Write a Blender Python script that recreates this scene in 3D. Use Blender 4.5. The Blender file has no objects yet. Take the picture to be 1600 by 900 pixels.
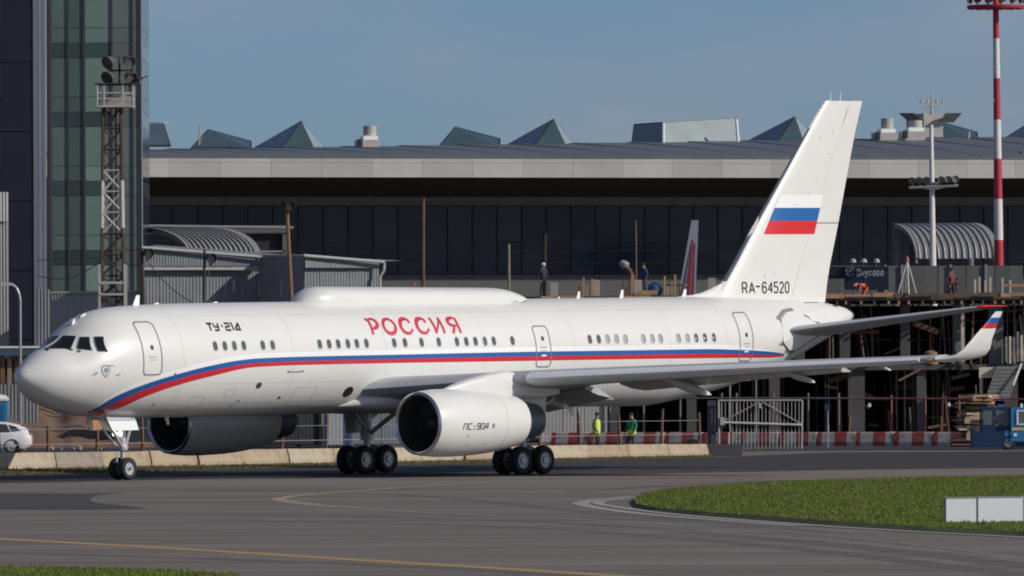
import bpy, bmesh, math, random
import numpy as np
from mathutils import Matrix, Vector
random.seed(7)
SC = bpy.context.scene
COL = SC.collection
R = math.radians

# ---------------------------------------------------------------- camera
CAM_H, FOC, HOR, ROLL = 3.99, 13436.0, 571.0, 0.0044     # eye height, focal length and horizon of the 1600 x 900 picture
cam = bpy.data.cameras.new('camera')
cam.sensor_width = 36.0
cam.lens = 36.0 * FOC / 1600.0
cam.clip_start = 5.0
cam.clip_end = 9000.0
cam_o = bpy.data.objects.new('camera', cam)
COL.objects.link(cam_o)
pitch = math.atan((HOR - 450.0) / FOC)
cr, sr, cp, sp = math.cos(ROLL), math.sin(ROLL), math.cos(pitch), math.sin(pitch)
_r, _u, _f = Vector((1, 0, 0)), Vector((0, -sp, cp)), Vector((0, cp, sp))
right, up = cr * _r - sr * _u, cr * _u + sr * _r
cam_o.matrix_world = Matrix(((right.x, up.x, -_f.x, 0), (right.y, up.y, -_f.y, 0), (right.z, up.z, -_f.z, CAM_H), (0, 0, 0, 1)))
SC.camera = cam_o

# ---------------------------------------------------------------- sky, sun, exposure
SUN_EL, SUN_AZ = R(29), R(20)                            # azimuth: from +X towards the camera
world = bpy.data.worlds.new('World')
SC.world = world
world.use_nodes = True
wn, wl = world.node_tree.nodes, world.node_tree.links
wn.clear()
w_out = wn.new('ShaderNodeOutputWorld')
w_bg = wn.new('ShaderNodeBackground')
w_bg.inputs['Strength'].default_value = 0.09
sky = wn.new('ShaderNodeTexSky')
sky.sky_type = 'NISHITA'
sky.sun_disc = False
sky.sun_elevation = SUN_EL
sky.sun_rotation = R(90) + SUN_AZ
sky.altitude = 200
sky.air_density = 0.55
sky.dust_density = 0.8
sky.ozone_density = 6.0
# thin high cloud: a faint milky veil in the sky itself
tc = wn.new('ShaderNodeTexCoord')
mp = wn.new('ShaderNodeMapping')
mp.inputs['Scale'].default_value = (7, 7, 17)
nz = wn.new('ShaderNodeTexNoise')
nz.inputs['Scale'].default_value = 2.3
nz.inputs['Detail'].default_value = 5
rp = wn.new('ShaderNodeValToRGB')
rp.color_ramp.elements[0].position = 0.40
rp.color_ramp.elements[1].position = 0.68
rp.color_ramp.elements[1].color = (0.36, 0.36, 0.36, 1)
mx = wn.new('ShaderNodeMix')
mx.data_type = 'RGBA'
mx.inputs[7].default_value = (3.9, 3.7, 4.1, 1)
gr = wn.new('ShaderNodeMix')
gr.data_type = 'RGBA'
gr.blend_type = 'MULTIPLY'
gr.inputs[0].default_value = 1.0
gr.inputs[7].default_value = (0.92, 0.885, 0.845, 1)
wl.new(tc.outputs['Generated'], mp.inputs['Vector'])
wl.new(mp.outputs['Vector'], nz.inputs['Vector'])
wl.new(nz.outputs['Fac'], rp.inputs['Fac'])
wl.new(rp.outputs['Color'], mx.inputs[0])
wl.new(sky.outputs['Color'], gr.inputs[6])
wl.new(gr.outputs[2], mx.inputs[6])
wl.new(mx.outputs[2], w_bg.inputs['Color'])
wl.new(w_bg.outputs['Background'], w_out.inputs['Surface'])

sun = bpy.data.lights.new('sun', 'SUN')
sun.energy = 3.25
sun.angle = R(0.55)
sun.color = (1.0, 0.93, 0.83)
sun_o = bpy.data.objects.new('sun', sun)
COL.objects.link(sun_o)
S = Vector((math.cos(SUN_EL) * math.cos(SUN_AZ), -math.cos(SUN_EL) * math.sin(SUN_AZ), math.sin(SUN_EL)))
sun_o.rotation_euler = S.to_track_quat('Z', 'Y').to_euler()
SC.view_settings.view_transform = 'Standard'
SC.view_settings.look = 'None'
SC.view_settings.exposure = 0.0
SC.view_settings.gamma = 1.0
SC.cycles.pixel_filter_type = 'BLACKMAN_HARRIS'
SC.cycles.filter_width = 1.9

# ---------------------------------------------------------------- helpers
def at(px, py, Y):
    """surveyed point: bearing read from the photograph, distance Y in metres"""
    du, dv = px - 800.0, py - HOR
    u, v = cr * du - sr * dv, sr * du + cr * dv
    return Vector((u / FOC * Y, Y, CAM_H - v / FOC * Y))

def gnd(px, py):
    du, dv = px - 800.0, py - HOR
    u, v = cr * du - sr * dv, sr * du + cr * dv
    Y = CAM_H * FOC / v
    return Vector((u / FOC * Y, Y, 0.0))

MATRIX = {}
MATS = {}
def mat(name, col, rough=0.6, metal=0.0, var=0.12, scale=3.0, bump=0.0, bscale=20.0, coat=0.0, emit=0.0, stretch=None, spec=0.5, dirt=None):
    if name in MATS: return MATS[name]
    m = bpy.data.materials.new(name); m.use_nodes = True
    n, l = m.node_tree.nodes, m.node_tree.links
    b = n['Principled BSDF']
    b.inputs['Roughness'].default_value = rough
    b.inputs['Metallic'].default_value = metal
    b.inputs['Coat Weight'].default_value = coat
    b.inputs['Coat Roughness'].default_value = 0.12
    b.inputs['Specular IOR Level'].default_value = spec
    t = n.new('ShaderNodeTexCoord')
    src = t.outputs['Object']
    if stretch:
        g = n.new('ShaderNodeMapping'); g.inputs['Scale'].default_value = stretch[:3]
        if len(stretch) > 3: g.inputs['Rotation'].default_value = (0, 0, stretch[3])
        l.new(src, g.inputs['Vector']); src = g.outputs['Vector']
    z = n.new('ShaderNodeTexNoise'); z.inputs['Scale'].default_value = scale; z.inputs['Detail'].default_value = 6
    z.inputs['Roughness'].default_value = 0.62
    l.new(src, z.inputs['Vector'])
    x = n.new('ShaderNodeMix'); x.data_type = 'RGBA'
    lo = [max(0, c * (1 - var * 2)) for c in col]; hi = [min(1, c * (1 + var * 2)) for c in col]
    if dirt: lo = list(dirt)
    x.inputs[6].default_value = (*lo, 1); x.inputs[7].default_value = (*hi, 1)
    if dirt:
        q = n.new('ShaderNodeValToRGB'); q.color_ramp.elements[0].position = 0.33; q.color_ramp.elements[1].position = 0.52
        l.new(z.outputs['Fac'], q.inputs['Fac']); l.new(q.outputs['Color'], x.inputs[0])
        x.inputs[7].default_value = (*col, 1)
    else:
        l.new(z.outputs['Fac'], x.inputs[0])
    l.new(x.outputs[2], b.inputs['Base Color'])
    if bump:
        z2 = n.new('ShaderNodeTexNoise'); z2.inputs['Scale'].default_value = bscale; z2.inputs['Detail'].default_value = 4
        l.new(t.outputs['Object'], z2.inputs['Vector'])
        u = n.new('ShaderNodeBump'); u.inputs['Strength'].default_value = bump; u.inputs['Distance'].default_value = 0.05
        l.new(z2.outputs['Fac'], u.inputs['Height']); l.new(u.outputs['Normal'], b.inputs['Normal'])
    if emit:
        b.inputs['Emission Color'].default_value = (*col, 1); b.inputs['Emission Strength'].default_value = emit
    MATS[name] = m
    return m

class MB:
    """collects shapes; build() links them as ONE mesh object"""
    def __init__(s): s.v, s.f, s.m, s.cur = [], [], [], 0
    def add(s, vs, fs):
        o = len(s.v); s.v += [tuple(p) for p in vs]
        for q in fs: s.f.append([i + o for i in q]); s.m.append(s.cur)
        return s
    def box(s, c, size, rz=0.0, M=None):
        hx, hy, hz = size[0] / 2, size[1] / 2, size[2] / 2
        vs = [Vector((x * hx, y * hy, z * hz)) for x in (-1, 1) for y in (-1, 1) for z in (-1, 1)]
        if M is None: M = Matrix.Rotation(rz, 3, 'Z')
        vs = [M @ p + Vector(c) for p in vs]
        return s.add(vs, [(0, 1, 3, 2), (4, 6, 7, 5), (0, 4, 5, 1), (2, 3, 7, 6), (0, 2, 6, 4), (1, 5, 7, 3)])
    def tube(s, p, q, r, r2=None, n=8):
        p, q = Vector(p), Vector(q); r2 = r if r2 is None else r2
        d = (q - p).normalized(); a = d.orthogonal().normalized(); b = d.cross(a)
        vs = []
        for c, rr in ((p, r), (q, r2)):
            for i in range(n):
                t = 2 * math.pi * (i + .5) / n; vs.append(c + (a * math.cos(t) + b * math.sin(t)) * rr)
        fs = [(i, (i + 1) % n, n + (i + 1) % n, n + i) for i in range(n)] + [tuple(range(n))[::-1], tuple(range(n, 2 * n))]
        return s.add(vs, fs)
    def pipe(s, pts, r, n=6):
        for a, b in zip(pts[:-1], pts[1:]): s.tube(a, b, r, n=n)
        return s
    def loft(s, rings, cap0=True, cap1=True, closed=True):
        n = len(rings[0]); vs = [p for r_ in rings for p in r_]; fs = []
        for k in range(len(rings) - 1):
            for i in range(n if closed else n - 1):
                j = (i + 1) % n; fs.append((k * n + i, k * n + j, (k + 1) * n + j, (k + 1) * n + i))
        if closed and cap0: fs.append(tuple(range(n))[::-1])
        if closed and cap1: fs.append(tuple(range((len(rings) - 1) * n, len(rings) * n)))
        return s.add(vs, fs)
    def lathe(s, prof, o, ax=(1, 0, 0), n=32, cap0=False, cap1=False):
        ax = Vector(ax).normalized(); a = ax.orthogonal().normalized(); b = ax.cross(a); o = Vector(o)
        rings = [[o + ax * x + (a * math.cos(2 * math.pi * i / n) + b * math.sin(2 * math.pi * i / n)) * r for i in range(n)] for x, r in prof]
        return s.loft(rings, cap0, cap1)
    def prism(s, poly, off):
        n = len(poly); off = Vector(off); vs = [Vector(p) for p in poly] + [Vector(p) + off for p in poly]
        return s.add(vs, [tuple(range(n))[::-1], tuple(range(n, 2 * n))] + [(i, (i + 1) % n, n + (i + 1) % n, n + i) for i in range(n)])
    def quad(s, a, b, c, d): return s.add([a, b, c, d], [(0, 1, 2, 3)])
    def mesh(s, name, mats, smooth=None):
        me = bpy.data.meshes.new(name); me.from_pydata(s.v, [], s.f)
        for m in (mats if isinstance(mats, (list, tuple)) else [mats]): me.materials.append(m)
        if any(s.m): me.polygons.foreach_set('material_index', s.m)
        bm = bmesh.new(); bm.from_mesh(me); bmesh.ops.recalc_face_normals(bm, faces=bm.faces); bm.to_mesh(me); bm.free()
        if smooth:
            me.shade_smooth(); me.set_sharp_from_angle(angle=R(smooth))
        me.update()
        return me
    def build(s, name, mats, parent=None, smooth=None, world_space=True):
        if parent is not None and world_space and parent.name in MATRIX:
            I = MATRIX[parent.name].inverted(); s.v = [tuple(I @ Vector(p)) for p in s.v]
        o = bpy.data.objects.new(name, s.mesh(name, mats, smooth)); COL.objects.link(o)
        if parent is not None: o.parent = parent
        if parent is not None and parent.name in MATRIX: MATRIX[o.name] = MATRIX[parent.name]
        return o

def tag(o, label=None, cat=None, group=None, kind=None):
    if label: o['label'] = label
    if cat: o['category'] = cat
    if group: o['group'] = group
    if kind: o['kind'] = kind
    return o

def thing(name, label, cat, loc=(0, 0, 0), rz=0.0, group=None, M=None):
    o = bpy.data.objects.new(name, None); COL.objects.link(o); o.empty_display_size = 0.3
    if M is None: M = Matrix.Translation(Vector(loc)) @ Matrix.Rotation(rz, 4, 'Z')
    o.matrix_world = M; MATRIX[o.name] = M.copy()
    return tag(o, label, cat, group)

def inst(me, name, parent, loc, rot=(0, 0, 0), scale=(1, 1, 1)):
    """one more object on shared mesh data; loc in the parent's own frame"""
    o = bpy.data.objects.new(name, me); COL.objects.link(o); o.parent = parent
    o.location = loc; o.rotation_euler = rot; o.scale = scale
    return o

def dup(root, loc, rz, label):
    c = root.copy(); COL.objects.link(c); c.matrix_world = Matrix.Translation(Vector(loc)) @ Matrix.Rotation(rz, 4, 'Z'); c['label'] = label
    for ch in list(root.children):
        k = ch.copy(); COL.objects.link(k); k.parent = c
        for g in list(ch.children):
            e = g.copy(); COL.objects.link(e); e.parent = k
    return c
ORD = ['first', 'second', 'third', 'fourth', 'fifth', 'sixth', 'seventh', 'eighth', 'ninth', 'tenth', 'eleventh', 'twelfth', 'thirteenth',
       'fourteenth', 'fifteenth', 'sixteenth', 'seventeenth', 'eighteenth', 'nineteenth', 'twentieth']

# ---------------------------------------------------------------- ground, taxiway, markings
def ground_mat(name, c1, c2, c3, rot):
    m = bpy.data.materials.new(name); m.use_nodes = True
    n, l = m.node_tree.nodes, m.node_tree.links; b = n['Principled BSDF']
    b.inputs['Roughness'].default_value = 0.85; b.inputs['Specular IOR Level'].default_value = 0.3
    t = n.new('ShaderNodeTexCoord')
    def noise(sc, st, det=5):
        g = n.new('ShaderNodeMapping'); g.inputs['Scale'].default_value = st; g.inputs['Rotation'].default_value = (0, 0, rot)
        z = n.new('ShaderNodeTexNoise'); z.inputs['Scale'].default_value = sc; z.inputs['Detail'].default_value = det
        l.new(t.outputs['Object'], g.inputs['Vector']); l.new(g.outputs['Vector'], z.inputs['Vector']); return z
    big = noise(0.05, (1, 1, 1)); streak = noise(0.9, (0.025, 1, 1)); fine = noise(14, (1, 1, 1), 8); patch = noise(0.22, (0.25, 1, 1))
    def mix(f, a, bb):
        x = n.new('ShaderNodeMix'); x.data_type = 'RGBA'
        for i, q in ((0, f), (6, a), (7, bb)):
            if hasattr(q, 'links') or hasattr(q, 'is_linked'): l.new(q, x.inputs[i])
            elif i == 0: x.inputs[0].default_value = q
            else: x.inputs[i].default_value = (*q, 1)
        return x.outputs[2]
    def ramp(z, lo, hi):
        q = n.new('ShaderNodeValToRGB'); q.color_ramp.elements[0].position = lo; q.color_ramp.elements[1].position = hi
        l.new(z.outputs['Fac'], q.inputs['Fac']); return q.outputs['Color']
    a = mix(ramp(big, .35, .65), c1, c2)
    s = mix(ramp(streak, .40, .66), a, c3)
    p = n.new('ShaderNodeMix'); p.data_type = 'RGBA'; p.blend_type = 'MULTIPLY'; p.inputs[0].default_value = 0.55
    l.new(s, p.inputs[6]); l.new(mix(ramp(patch, .38, .60), (.62, .62, .63), (1, 1, 1)), p.inputs[7])
    e = n.new('ShaderNodeMix'); e.data_type = 'RGBA'; e.blend_type = 'MULTIPLY'; e.inputs[0].default_value = 0.5
    l.new(p.outputs[2], e.inputs[6]); l.new(mix(ramp(fine, .3, .7), (.6, .6, .6), (1.25, 1.25, 1.25)), e.inputs[7])
    l.new(e.outputs[2], b.inputs['Base Color'])
    u = n.new('ShaderNodeBump'); u.inputs['Strength'].default_value = 0.4; u.inputs['Distance'].default_value = 0.02
    l.new(fine.outputs['Fac'], u.inputs['Height']); l.new(u.outputs['Normal'], b.inputs['Normal'])
    return m

def sheet(name, pts, z, m, kind='structure'):
    """flat polygon on the ground (triangulated fan-free: ngon)"""
    mb = MB(); mb.add([(p[0], p[1], z) for p in pts], [tuple(range(len(pts)))])
    o = mb.build(name, m); tag(o, kind=kind); return o

def strip(name, pts, w, z, m, parent=None, closed=False):
    """painted line of width w along ground points, smoothed"""
    P = [Vector((p[0], p[1])) for p in pts]
    Q = []
    for i in range(len(P) - 1):
        p0, p1, p2, p3 = P[max(i - 1, 0)], P[i], P[i + 1], P[min(i + 2, len(P) - 1)]
        for k in range(8):
            t = k / 8; Q.append(.5 * ((2 * p1) + (p2 - p0) * t + (2 * p0 - 5 * p1 + 4 * p2 - p3) * t * t + (3 * p1 - p0 - 3 * p2 + p3) * t ** 3))
    Q.append(P[-1]); vs = []
    for i, q in enumerate(Q):
        d = (Q[min(i + 1, len(Q) - 1)] - Q[max(i - 1, 0)]).normalized(); nn = Vector((-d.y, d.x)) * w / 2
        vs += [(q.x + nn.x, q.y + nn.y, z), (q.x - nn.x, q.y - nn.y, z)]
    mb = MB(); mb.add(vs, [(2 * i, 2 * i + 1, 2 * i + 3, 2 * i + 2) for i in range(len(Q) - 1)])
    o = mb.build(name, m, parent)
    if parent is None: tag(o, kind='structure')
    return o

TAX = math.atan2(.826, .564)      # the taxiway and the barrier row run this way
M_SOIL = mat('bare_soil', (.16, .115, .085), .95, var=.3, scale=.6, bump=.6, bscale=3)
M_ASPH = ground_mat('taxiway_asphalt', (.160, .140, .122), (.196, .171, .149), (.255, .225, .198), -1.15)
M_DARK = ground_mat('dark_asphalt', (.046, .044, .042), (.058, .055, .052), (.074, .070, .066), -TAX)
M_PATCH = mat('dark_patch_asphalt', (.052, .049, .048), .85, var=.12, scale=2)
M_YEL = mat('worn_yellow_paint', (.42, .28, .10), .75, var=.3, scale=3)
M_YEL2 = mat('faded_yellow_paint', (.36, .28, .16), .75, var=.3, scale=3)
M_WHT = mat('worn_pale_paint', (.33, .31, .295), .75, var=.25, scale=4)
M_KERB = mat('kerb_concrete', (.33, .31, .29), .85, var=.25, scale=5, bump=.3)
M_TURF = mat('turf_soil', (.085, .10, .028), .95, var=.35, scale=.5)
M_GRASS = mat('grass_blades', (.15, .21, .034), .75, var=.42, scale=.45, spec=.25, dirt=(.155, .135, .055))

g0 = sheet('ground', [(-3000, -200), (3000, -200), (3000, 6000), (-3000, 6000)], -.02, M_SOIL)
sheet('taxiway', [(-160, 60), (260, 60), (260, 396), (13, 396), (8, 372), (-22, 331), (-60, 278), (-160, 140)], 0.0, M_ASPH)
# dark shoulder strip in front of the barrier row, and the service road behind it
e1 = [gnd(-60, 756), gnd(100, 753), gnd(300, 748.5), gnd(870, 743.5), gnd(1100, 738.5), gnd(1300, 734.5), gnd(1680, 730)]
e2 = [gnd(1680, 704.5), gnd(1300, 707), gnd(1120, 714), gnd(880, 720), gnd(300, 733), gnd(-60, 743)]
sheet('shoulder_road', e1 + e2, .004, M_DARK)
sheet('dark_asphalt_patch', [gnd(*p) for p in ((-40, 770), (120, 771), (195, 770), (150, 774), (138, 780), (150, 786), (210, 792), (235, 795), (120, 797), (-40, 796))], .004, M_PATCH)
sheet('shadow_asphalt_strip', [gnd(-60, 755), gnd(100, 752.5), gnd(300, 748), gnd(600, 746), gnd(860, 743.5), gnd(900, 741), gnd(880, 723), gnd(600, 728.5), gnd(300, 736), gnd(-60, 746)], .007, mat('shadow_asphalt', (.026, .025, .026), .85, var=.2, scale=.5))  # near-black asphalt colour paints in a wider shadow band under the airliner
sheet('service_road', [gnd(-120, 706), gnd(600, 702), gnd(600, 690), gnd(-120, 692)], .004, M_DARK)
sheet('service_road', [(4, 400), (60, 396), (60, 424), (4, 424)], .003, M_DARK)
strip('taxiway_edge_line', [gnd(-60, 838), gnd(0, 842), gnd(200, 853), gnd(400, 865), gnd(600, 877.5), gnd(800, 889.5), gnd(1000, 902)], .62, .004, M_YEL)
strip('taxiway_centre_line', [gnd(1660, 734), gnd(1400, 738.5), gnd(1200, 742.5), gnd(1000, 747), gnd(870, 751), gnd(700, 757.5), gnd(560, 767), gnd(480, 773), gnd(440, 778.5), gnd(436, 782), gnd(470, 787.5), gnd(540, 793)], .42, .008, M_YEL2)
strip('taxiway_guide_line', [gnd(540, 793), gnd(640, 800), gnd(760, 806), gnd(900, 812), gnd(1100, 822)], .24, .008, M_WHT)
strip('taxiway_guide_line', [gnd(430, 779), gnd(450, 783), gnd(500, 789)], .2, .012, M_WHT)
for k, (p, w) in enumerate([(((-50, 817), (400, 818), (800, 820), (1200, 838), (1650, 878)), .3), (((-50, 826), (200, 828), (500, 836), (800, 850), (1000, 862)), .2),
             (((700, 806), (1000, 812), (1300, 838), (1600, 872)), .22)]):
    strip('tyre_mark', [gnd(*q) for q in p], w, .003 + k * .002, mat('tyre_scuffed_asphalt', (.225, .205, .195), .8, var=.25, scale=1.2))

M_RUB = mat('rubbered_asphalt', (.125, .110, .098), .8, var=.3, scale=.5, stretch=(.3, 1, 1, -1.0))
for k, (p, w) in enumerate([(((-60, 806), (300, 803), (620, 809), (900, 818), (1250, 846), (1680, 892)), 1.0), (((-60, 815), (300, 812), (640, 819), (900, 829), (1250, 858), (1600, 900)), .8),
             (((300, 765), (600, 772), (760, 784), (1000, 808), (1300, 832)), .7), (((-60, 862), (300, 872), (700, 888), (1000, 905)), .9), (((900, 768), (1100, 756), (1400, 746), (1660, 741)), .8)]):
    strip('rubber_track', [gnd(*q) for q in p], w, .0015 + k * .0003, M_RUB)

# grass island with its kerb
isl_top = [(1000, 776), (1040, 768.5), (1100, 764), (1200, 757.5), (1400, 751.5), (1600, 748.5), (1760, 746)]
isl_bot = [(1760, 849), (1600, 838), (1450, 830.5), (1300, 821), (1100, 806), (1020, 799), (990, 793), (984, 786), (990, 780)]
isl = [gnd(*p) for p in isl_top + isl_bot]
mb = MB(); cx = sum((p for p in isl), Vector()) / len(isl); N = len(isl)
inn = [p + (cx - p) * .025 for p in isl]
mb.add([(p.x, p.y, .004) for p in isl] + [(p.x, p.y, .10) for p in inn], [(i, (i + 1) % N, N + (i + 1) % N, N + i) for i in range(N)] + [tuple(range(N, 2 * N))])
tag(mb.build('grass_island', M_TURF), kind='structure')
kb = [(1250, 822.5), (1120, 813), (1000, 803), (940, 795), (912, 789.5), (908, 786.5), (925, 782.5), (960, 779), (992, 776)]
strip('island_kerb', [gnd(*p) for p in kb], .5, .012, M_KERB)
kb = [(1760, 851.5), (1600, 840.5), (1450, 832.5), (1300, 823.5), (1100, 808.5), (1000, 798), (952, 791), (934, 787), (945, 783.5), (990, 780)]
strip('island_kerb', [gnd(*p) for p in kb], .34, .016, mat('pale_kerb_concrete', (.36, .34, .325), .85, var=.3, scale=3))

def inside(p, poly):
    c = False; j = len(poly) - 1
    for i in range(len(poly)):
        a, b = poly[i], poly[j]
        if (a[1] > p[1]) != (b[1] > p[1]) and p[0] < (b[0] - a[0]) * (p[1] - a[1]) / (b[1] - a[1]) + a[0]: c = not c
        j = i
    return c

def grass(name, poly, n, h0, h1, label, z0=.0, m=None, base=None):
    """short mown grass: each tuft a fan of three bent blades"""
    xs = [p[0] for p in poly]; ys = [p[1] for p in poly]; vs, fs = [], []; rnd = random.Random(len(name) + n)
    k = 0
    while k < n:
        x, y = rnd.uniform(min(xs), max(xs)), rnd.uniform(min(ys), max(ys))
        if not inside((x, y), poly): continue
        k += 1; h = rnd.uniform(h0, h1) * (1.7 if rnd.random() < .04 else 1)
        for q in range(3):
            a = rnd.uniform(0, 6.28); w = rnd.uniform(.005, .012); dx, dy = math.cos(a), math.sin(a); le = rnd.uniform(.2, .8) * h
            bx, by = x + rnd.uniform(-.05, .05), y + rnd.uniform(-.05, .05); o = len(vs)
            vs += [(bx - dy * w, by + dx * w, z0), (bx + dy * w, by - dx * w, z0), (bx + dx * le * .4 + dy * w * .6, by + dy * le * .4 - dx * w * .6, z0 + h * .65), (bx + dx * le * .4 - dy * w * .6, by + dy * le * .4 + dx * w * .6, z0 + h * .65), (bx + dx * le, by + dy * le, z0 + h)]
            fs += [(o, o + 1, o + 2, o + 3), (o + 3, o + 2, o + 4)]
    me = bpy.data.meshes.new(name); me.from_pydata(vs, [], fs); me.materials.append(m or M_GRASS)
    ob = bpy.data.objects.new(name, me); COL.objects.link(ob); tag(ob, label, 'grass', kind='stuff'); return ob
grass('grass', [(p.x, p.y) for p in inn], 120000, .03, .085, 'short green mown grass on the taxiway island', .09)
verge = [gnd(-60, 733), gnd(300, 728.5), gnd(880, 717), gnd(1110, 711.5), gnd(1120, 714.5), gnd(880, 721), gnd(300, 735), gnd(-60, 745)]
sheet('grass_verge', verge, .008, M_TURF)
grass('grass', [(p.x, p.y) for p in verge], 14000, .03, .10, 'thin grass along the foot of the concrete barrier row', .005, mat('dry_grass_blades', (.15, .135, .07), .8, var=.4, scale=.4, spec=.2))
near = [gnd(-60, 888), gnd(100, 890), gnd(250, 894), gnd(370, 900), gnd(330, 925), gnd(-60, 925)]
sheet('near_grass_verge', near, .006, M_TURF)
grass('grass', [(p.x, p.y) for p in near], 24000, .03, .09, 'grass at the bottom left corner beside the taxiway', .005)
# ---------------------------------------------------------------- the airliner (own frame: x aft from the nose, y starboard, z up)
YAW, PIT = .8362, .0113
A_M = Matrix.Translation((-17.39, 300.43, 0)) @ Matrix.Rotation(YAW, 4, 'Z') @ Matrix.Translation((14, 0, 0)) @ Matrix.Rotation(-PIT, 4, 'Y') @ Matrix.Translation((-14, 0, 0))
jet = thing('airliner', 'white twin-engined airliner with a blue and red stripe standing on the taxiway', 'airplane', M=A_M)
del MATRIX[jet.name]                # its parts are written in its own frame
M_WHITE = mat('white_aircraft_paint', (.74, .74, .715), .36, var=.03, scale=1.3, coat=.2, bump=.012, bscale=1.6, stretch=(.35, 1, 1))
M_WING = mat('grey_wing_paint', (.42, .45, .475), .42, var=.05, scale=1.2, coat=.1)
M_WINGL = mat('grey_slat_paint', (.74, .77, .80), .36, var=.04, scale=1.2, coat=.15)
M_BLUE = mat('blue_stripe_paint', (.012, .105, .36), .35, var=.03, coat=.2)
M_RED = mat('red_stripe_paint', (.58, .022, .035), .35, var=.03, coat=.2)
M_BRIGHT = mat('bright_white_paint', (.86, .87, .86), .33, var=.01, coat=.2)
M_BLACK = mat('black_lettering', (.025, .025, .03), .5, var=.1)
M_SEAM = mat('grey_door_seam', (.17, .20, .24), .5, var=.1)
M_METAL = mat('bare_metal', (.62, .62, .63), .28, 1.0, var=.06)
M_STEEL = mat('landing_gear_steel', (.55, .56, .57), .4, .3, var=.1)
M_DKMET = mat('dark_gear_metal', (.10, .105, .11), .5, .4, var=.2)
M_NOZ = mat('exhaust_nozzle_metal', (.15, .20, .235), .45, .5, var=.1)
M_INLET = mat('inlet_liner', (.05, .05, .052), .5, var=.1)
M_TYRE = mat('tyre_rubber', (.022, .022, .023), .8, var=.2, scale=8)
M_COCK = mat('cockpit_glass', (.010, .013, .017), .06, var=.0, spec=.6)
M_PANE = mat('cabin_window_pane', (.085, .105, .11), .25, var=.25, scale=4)
M_PANEL = mat('cabin_window_blind', (.40, .39, .36), .4, var=.1, scale=4)
M_RIM = mat('cabin_window_rim', (.66, .68, .68), .4, var=.02)

ST = np.array([(0.22, 3.82, 3.76, .03), (0.32, 4.03, 3.55, .28), (0.55, 4.22, 3.32, .52), (0.9, 4.47, 3.06, .80), (1.4, 4.76, 2.81, 1.09), (2.0, 5.0, 2.63, 1.35), (2.5, 5.32, 2.52, 1.52),
    (3.0, 5.68, 2.42, 1.66), (3.5, 5.95, 2.38, 1.74), (4.2, 6.14, 2.34, 1.81), (5, 6.23, 2.31, 1.85), (6.5, 6.29, 2.29, 1.89), (8, 6.32, 2.26, 1.9), (12, 6.33, 2.25, 1.9),
    (30, 6.33, 2.25, 1.9), (33, 6.33, 2.22, 1.9), (35, 6.33, 2.42, 1.87), (37, 6.32, 2.7, 1.77), (39, 6.28, 3.1, 1.6), (41, 6.22, 3.62, 1.32), (43, 6.12, 4.3, .95),
    (44.5, 5.95, 4.85, .6), (45.2, 5.82, 5.15, .38), (45.5, 5.7, 5.3, .22)])
SX = np.sqrt(ST[:, 0] - .22)
def pchip(x, xs, ys):
    n = len(xs); h = np.diff(xs); d = np.diff(ys) / h; m = np.zeros(n)
    for i in range(1, n - 1):
        if d[i - 1] * d[i] > 0:
            a, b = 2 * h[i] + h[i - 1], h[i] + 2 * h[i - 1]; m[i] = (a + b) / (a / d[i - 1] + b / d[i])
    m[0], m[-1] = d[0], d[-1]
    i = min(max(int(np.searchsorted(xs, x)) - 1, 0), n - 2); t = (x - xs[i]) / h[i]
    return float(ys[i] * (1 + 2 * t) * (1 - t) ** 2 + m[i] * h[i] * t * (1 - t) ** 2 + ys[i + 1] * t * t * (3 - 2 * t) + m[i + 1] * h[i] * t * t * (t - 1))
_sec = {}
def sec(a):
    k = round(a, 4)
    if k not in _sec:
        q = math.sqrt(max(a - .22, 0)); _sec[k] = tuple(pchip(q, SX, ST[:, j]) for j in (1, 2, 3))
    return _sec[k]
def skin(a, z, off=.004, side=1):
    """point on the fuselage at station a and height z (side 1 = port), raised by off"""
    zt, zb, hw = sec(a); zc, hz = (zt + zb) / 2, (zt - zb) / 2
    c = max(-1, min(1, (z - zc) / hz)); t = math.acos(c); y = hw * math.sin(t)
    ny, nz_ = math.sin(t) / hw, math.cos(t) / hz; L = math.hypot(ny, nz_) or 1
    return Vector((a, -side * (y + off * ny / L), zc + hz * c + off * nz_ / L))
def nose_a(b, z):
    lo, hi = .22, 6.0
    for _ in range(30):
        m = (lo + hi) / 2; zt, zb, hw = sec(m)
        if (b / hw) ** 2 + ((z - (zt + zb) / 2) / ((zt - zb) / 2)) ** 2 < 1: hi = m
        else: lo = m
    return hi
def nose_pt(b, z, off=.006, side=1):
    a = nose_a(b, z); e = .01
    p = Vector((a, b, z)); pb = Vector((nose_a(b + e, z), b + e, z)); pz = Vector((nose_a(b, z + e), b, z + e))
    n = (pb - p).cross(pz - p).normalized()
    if n.x > 0: n = -n
    q = p + n * off; return Vector((q.x, -side * q.y, q.z))

stations = sorted(set([.22 + (i / 30) ** 2 * 5.5 for i in range(31)] + list(np.linspace(5.8, 33, 40)) + list(np.linspace(33.3, 45.5, 40))))
rings = []
for a in stations:
    zt, zb, hw = sec(a); rings.append([(a, -hw * math.sin(t), (zt + zb) / 2 + (zt - zb) / 2 * math.cos(t)) for t in np.linspace(0, 2 * math.pi, 64, endpoint=False)])
fus = MB().loft(rings).build('fuselage', M_WHITE, jet, 60)

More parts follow.
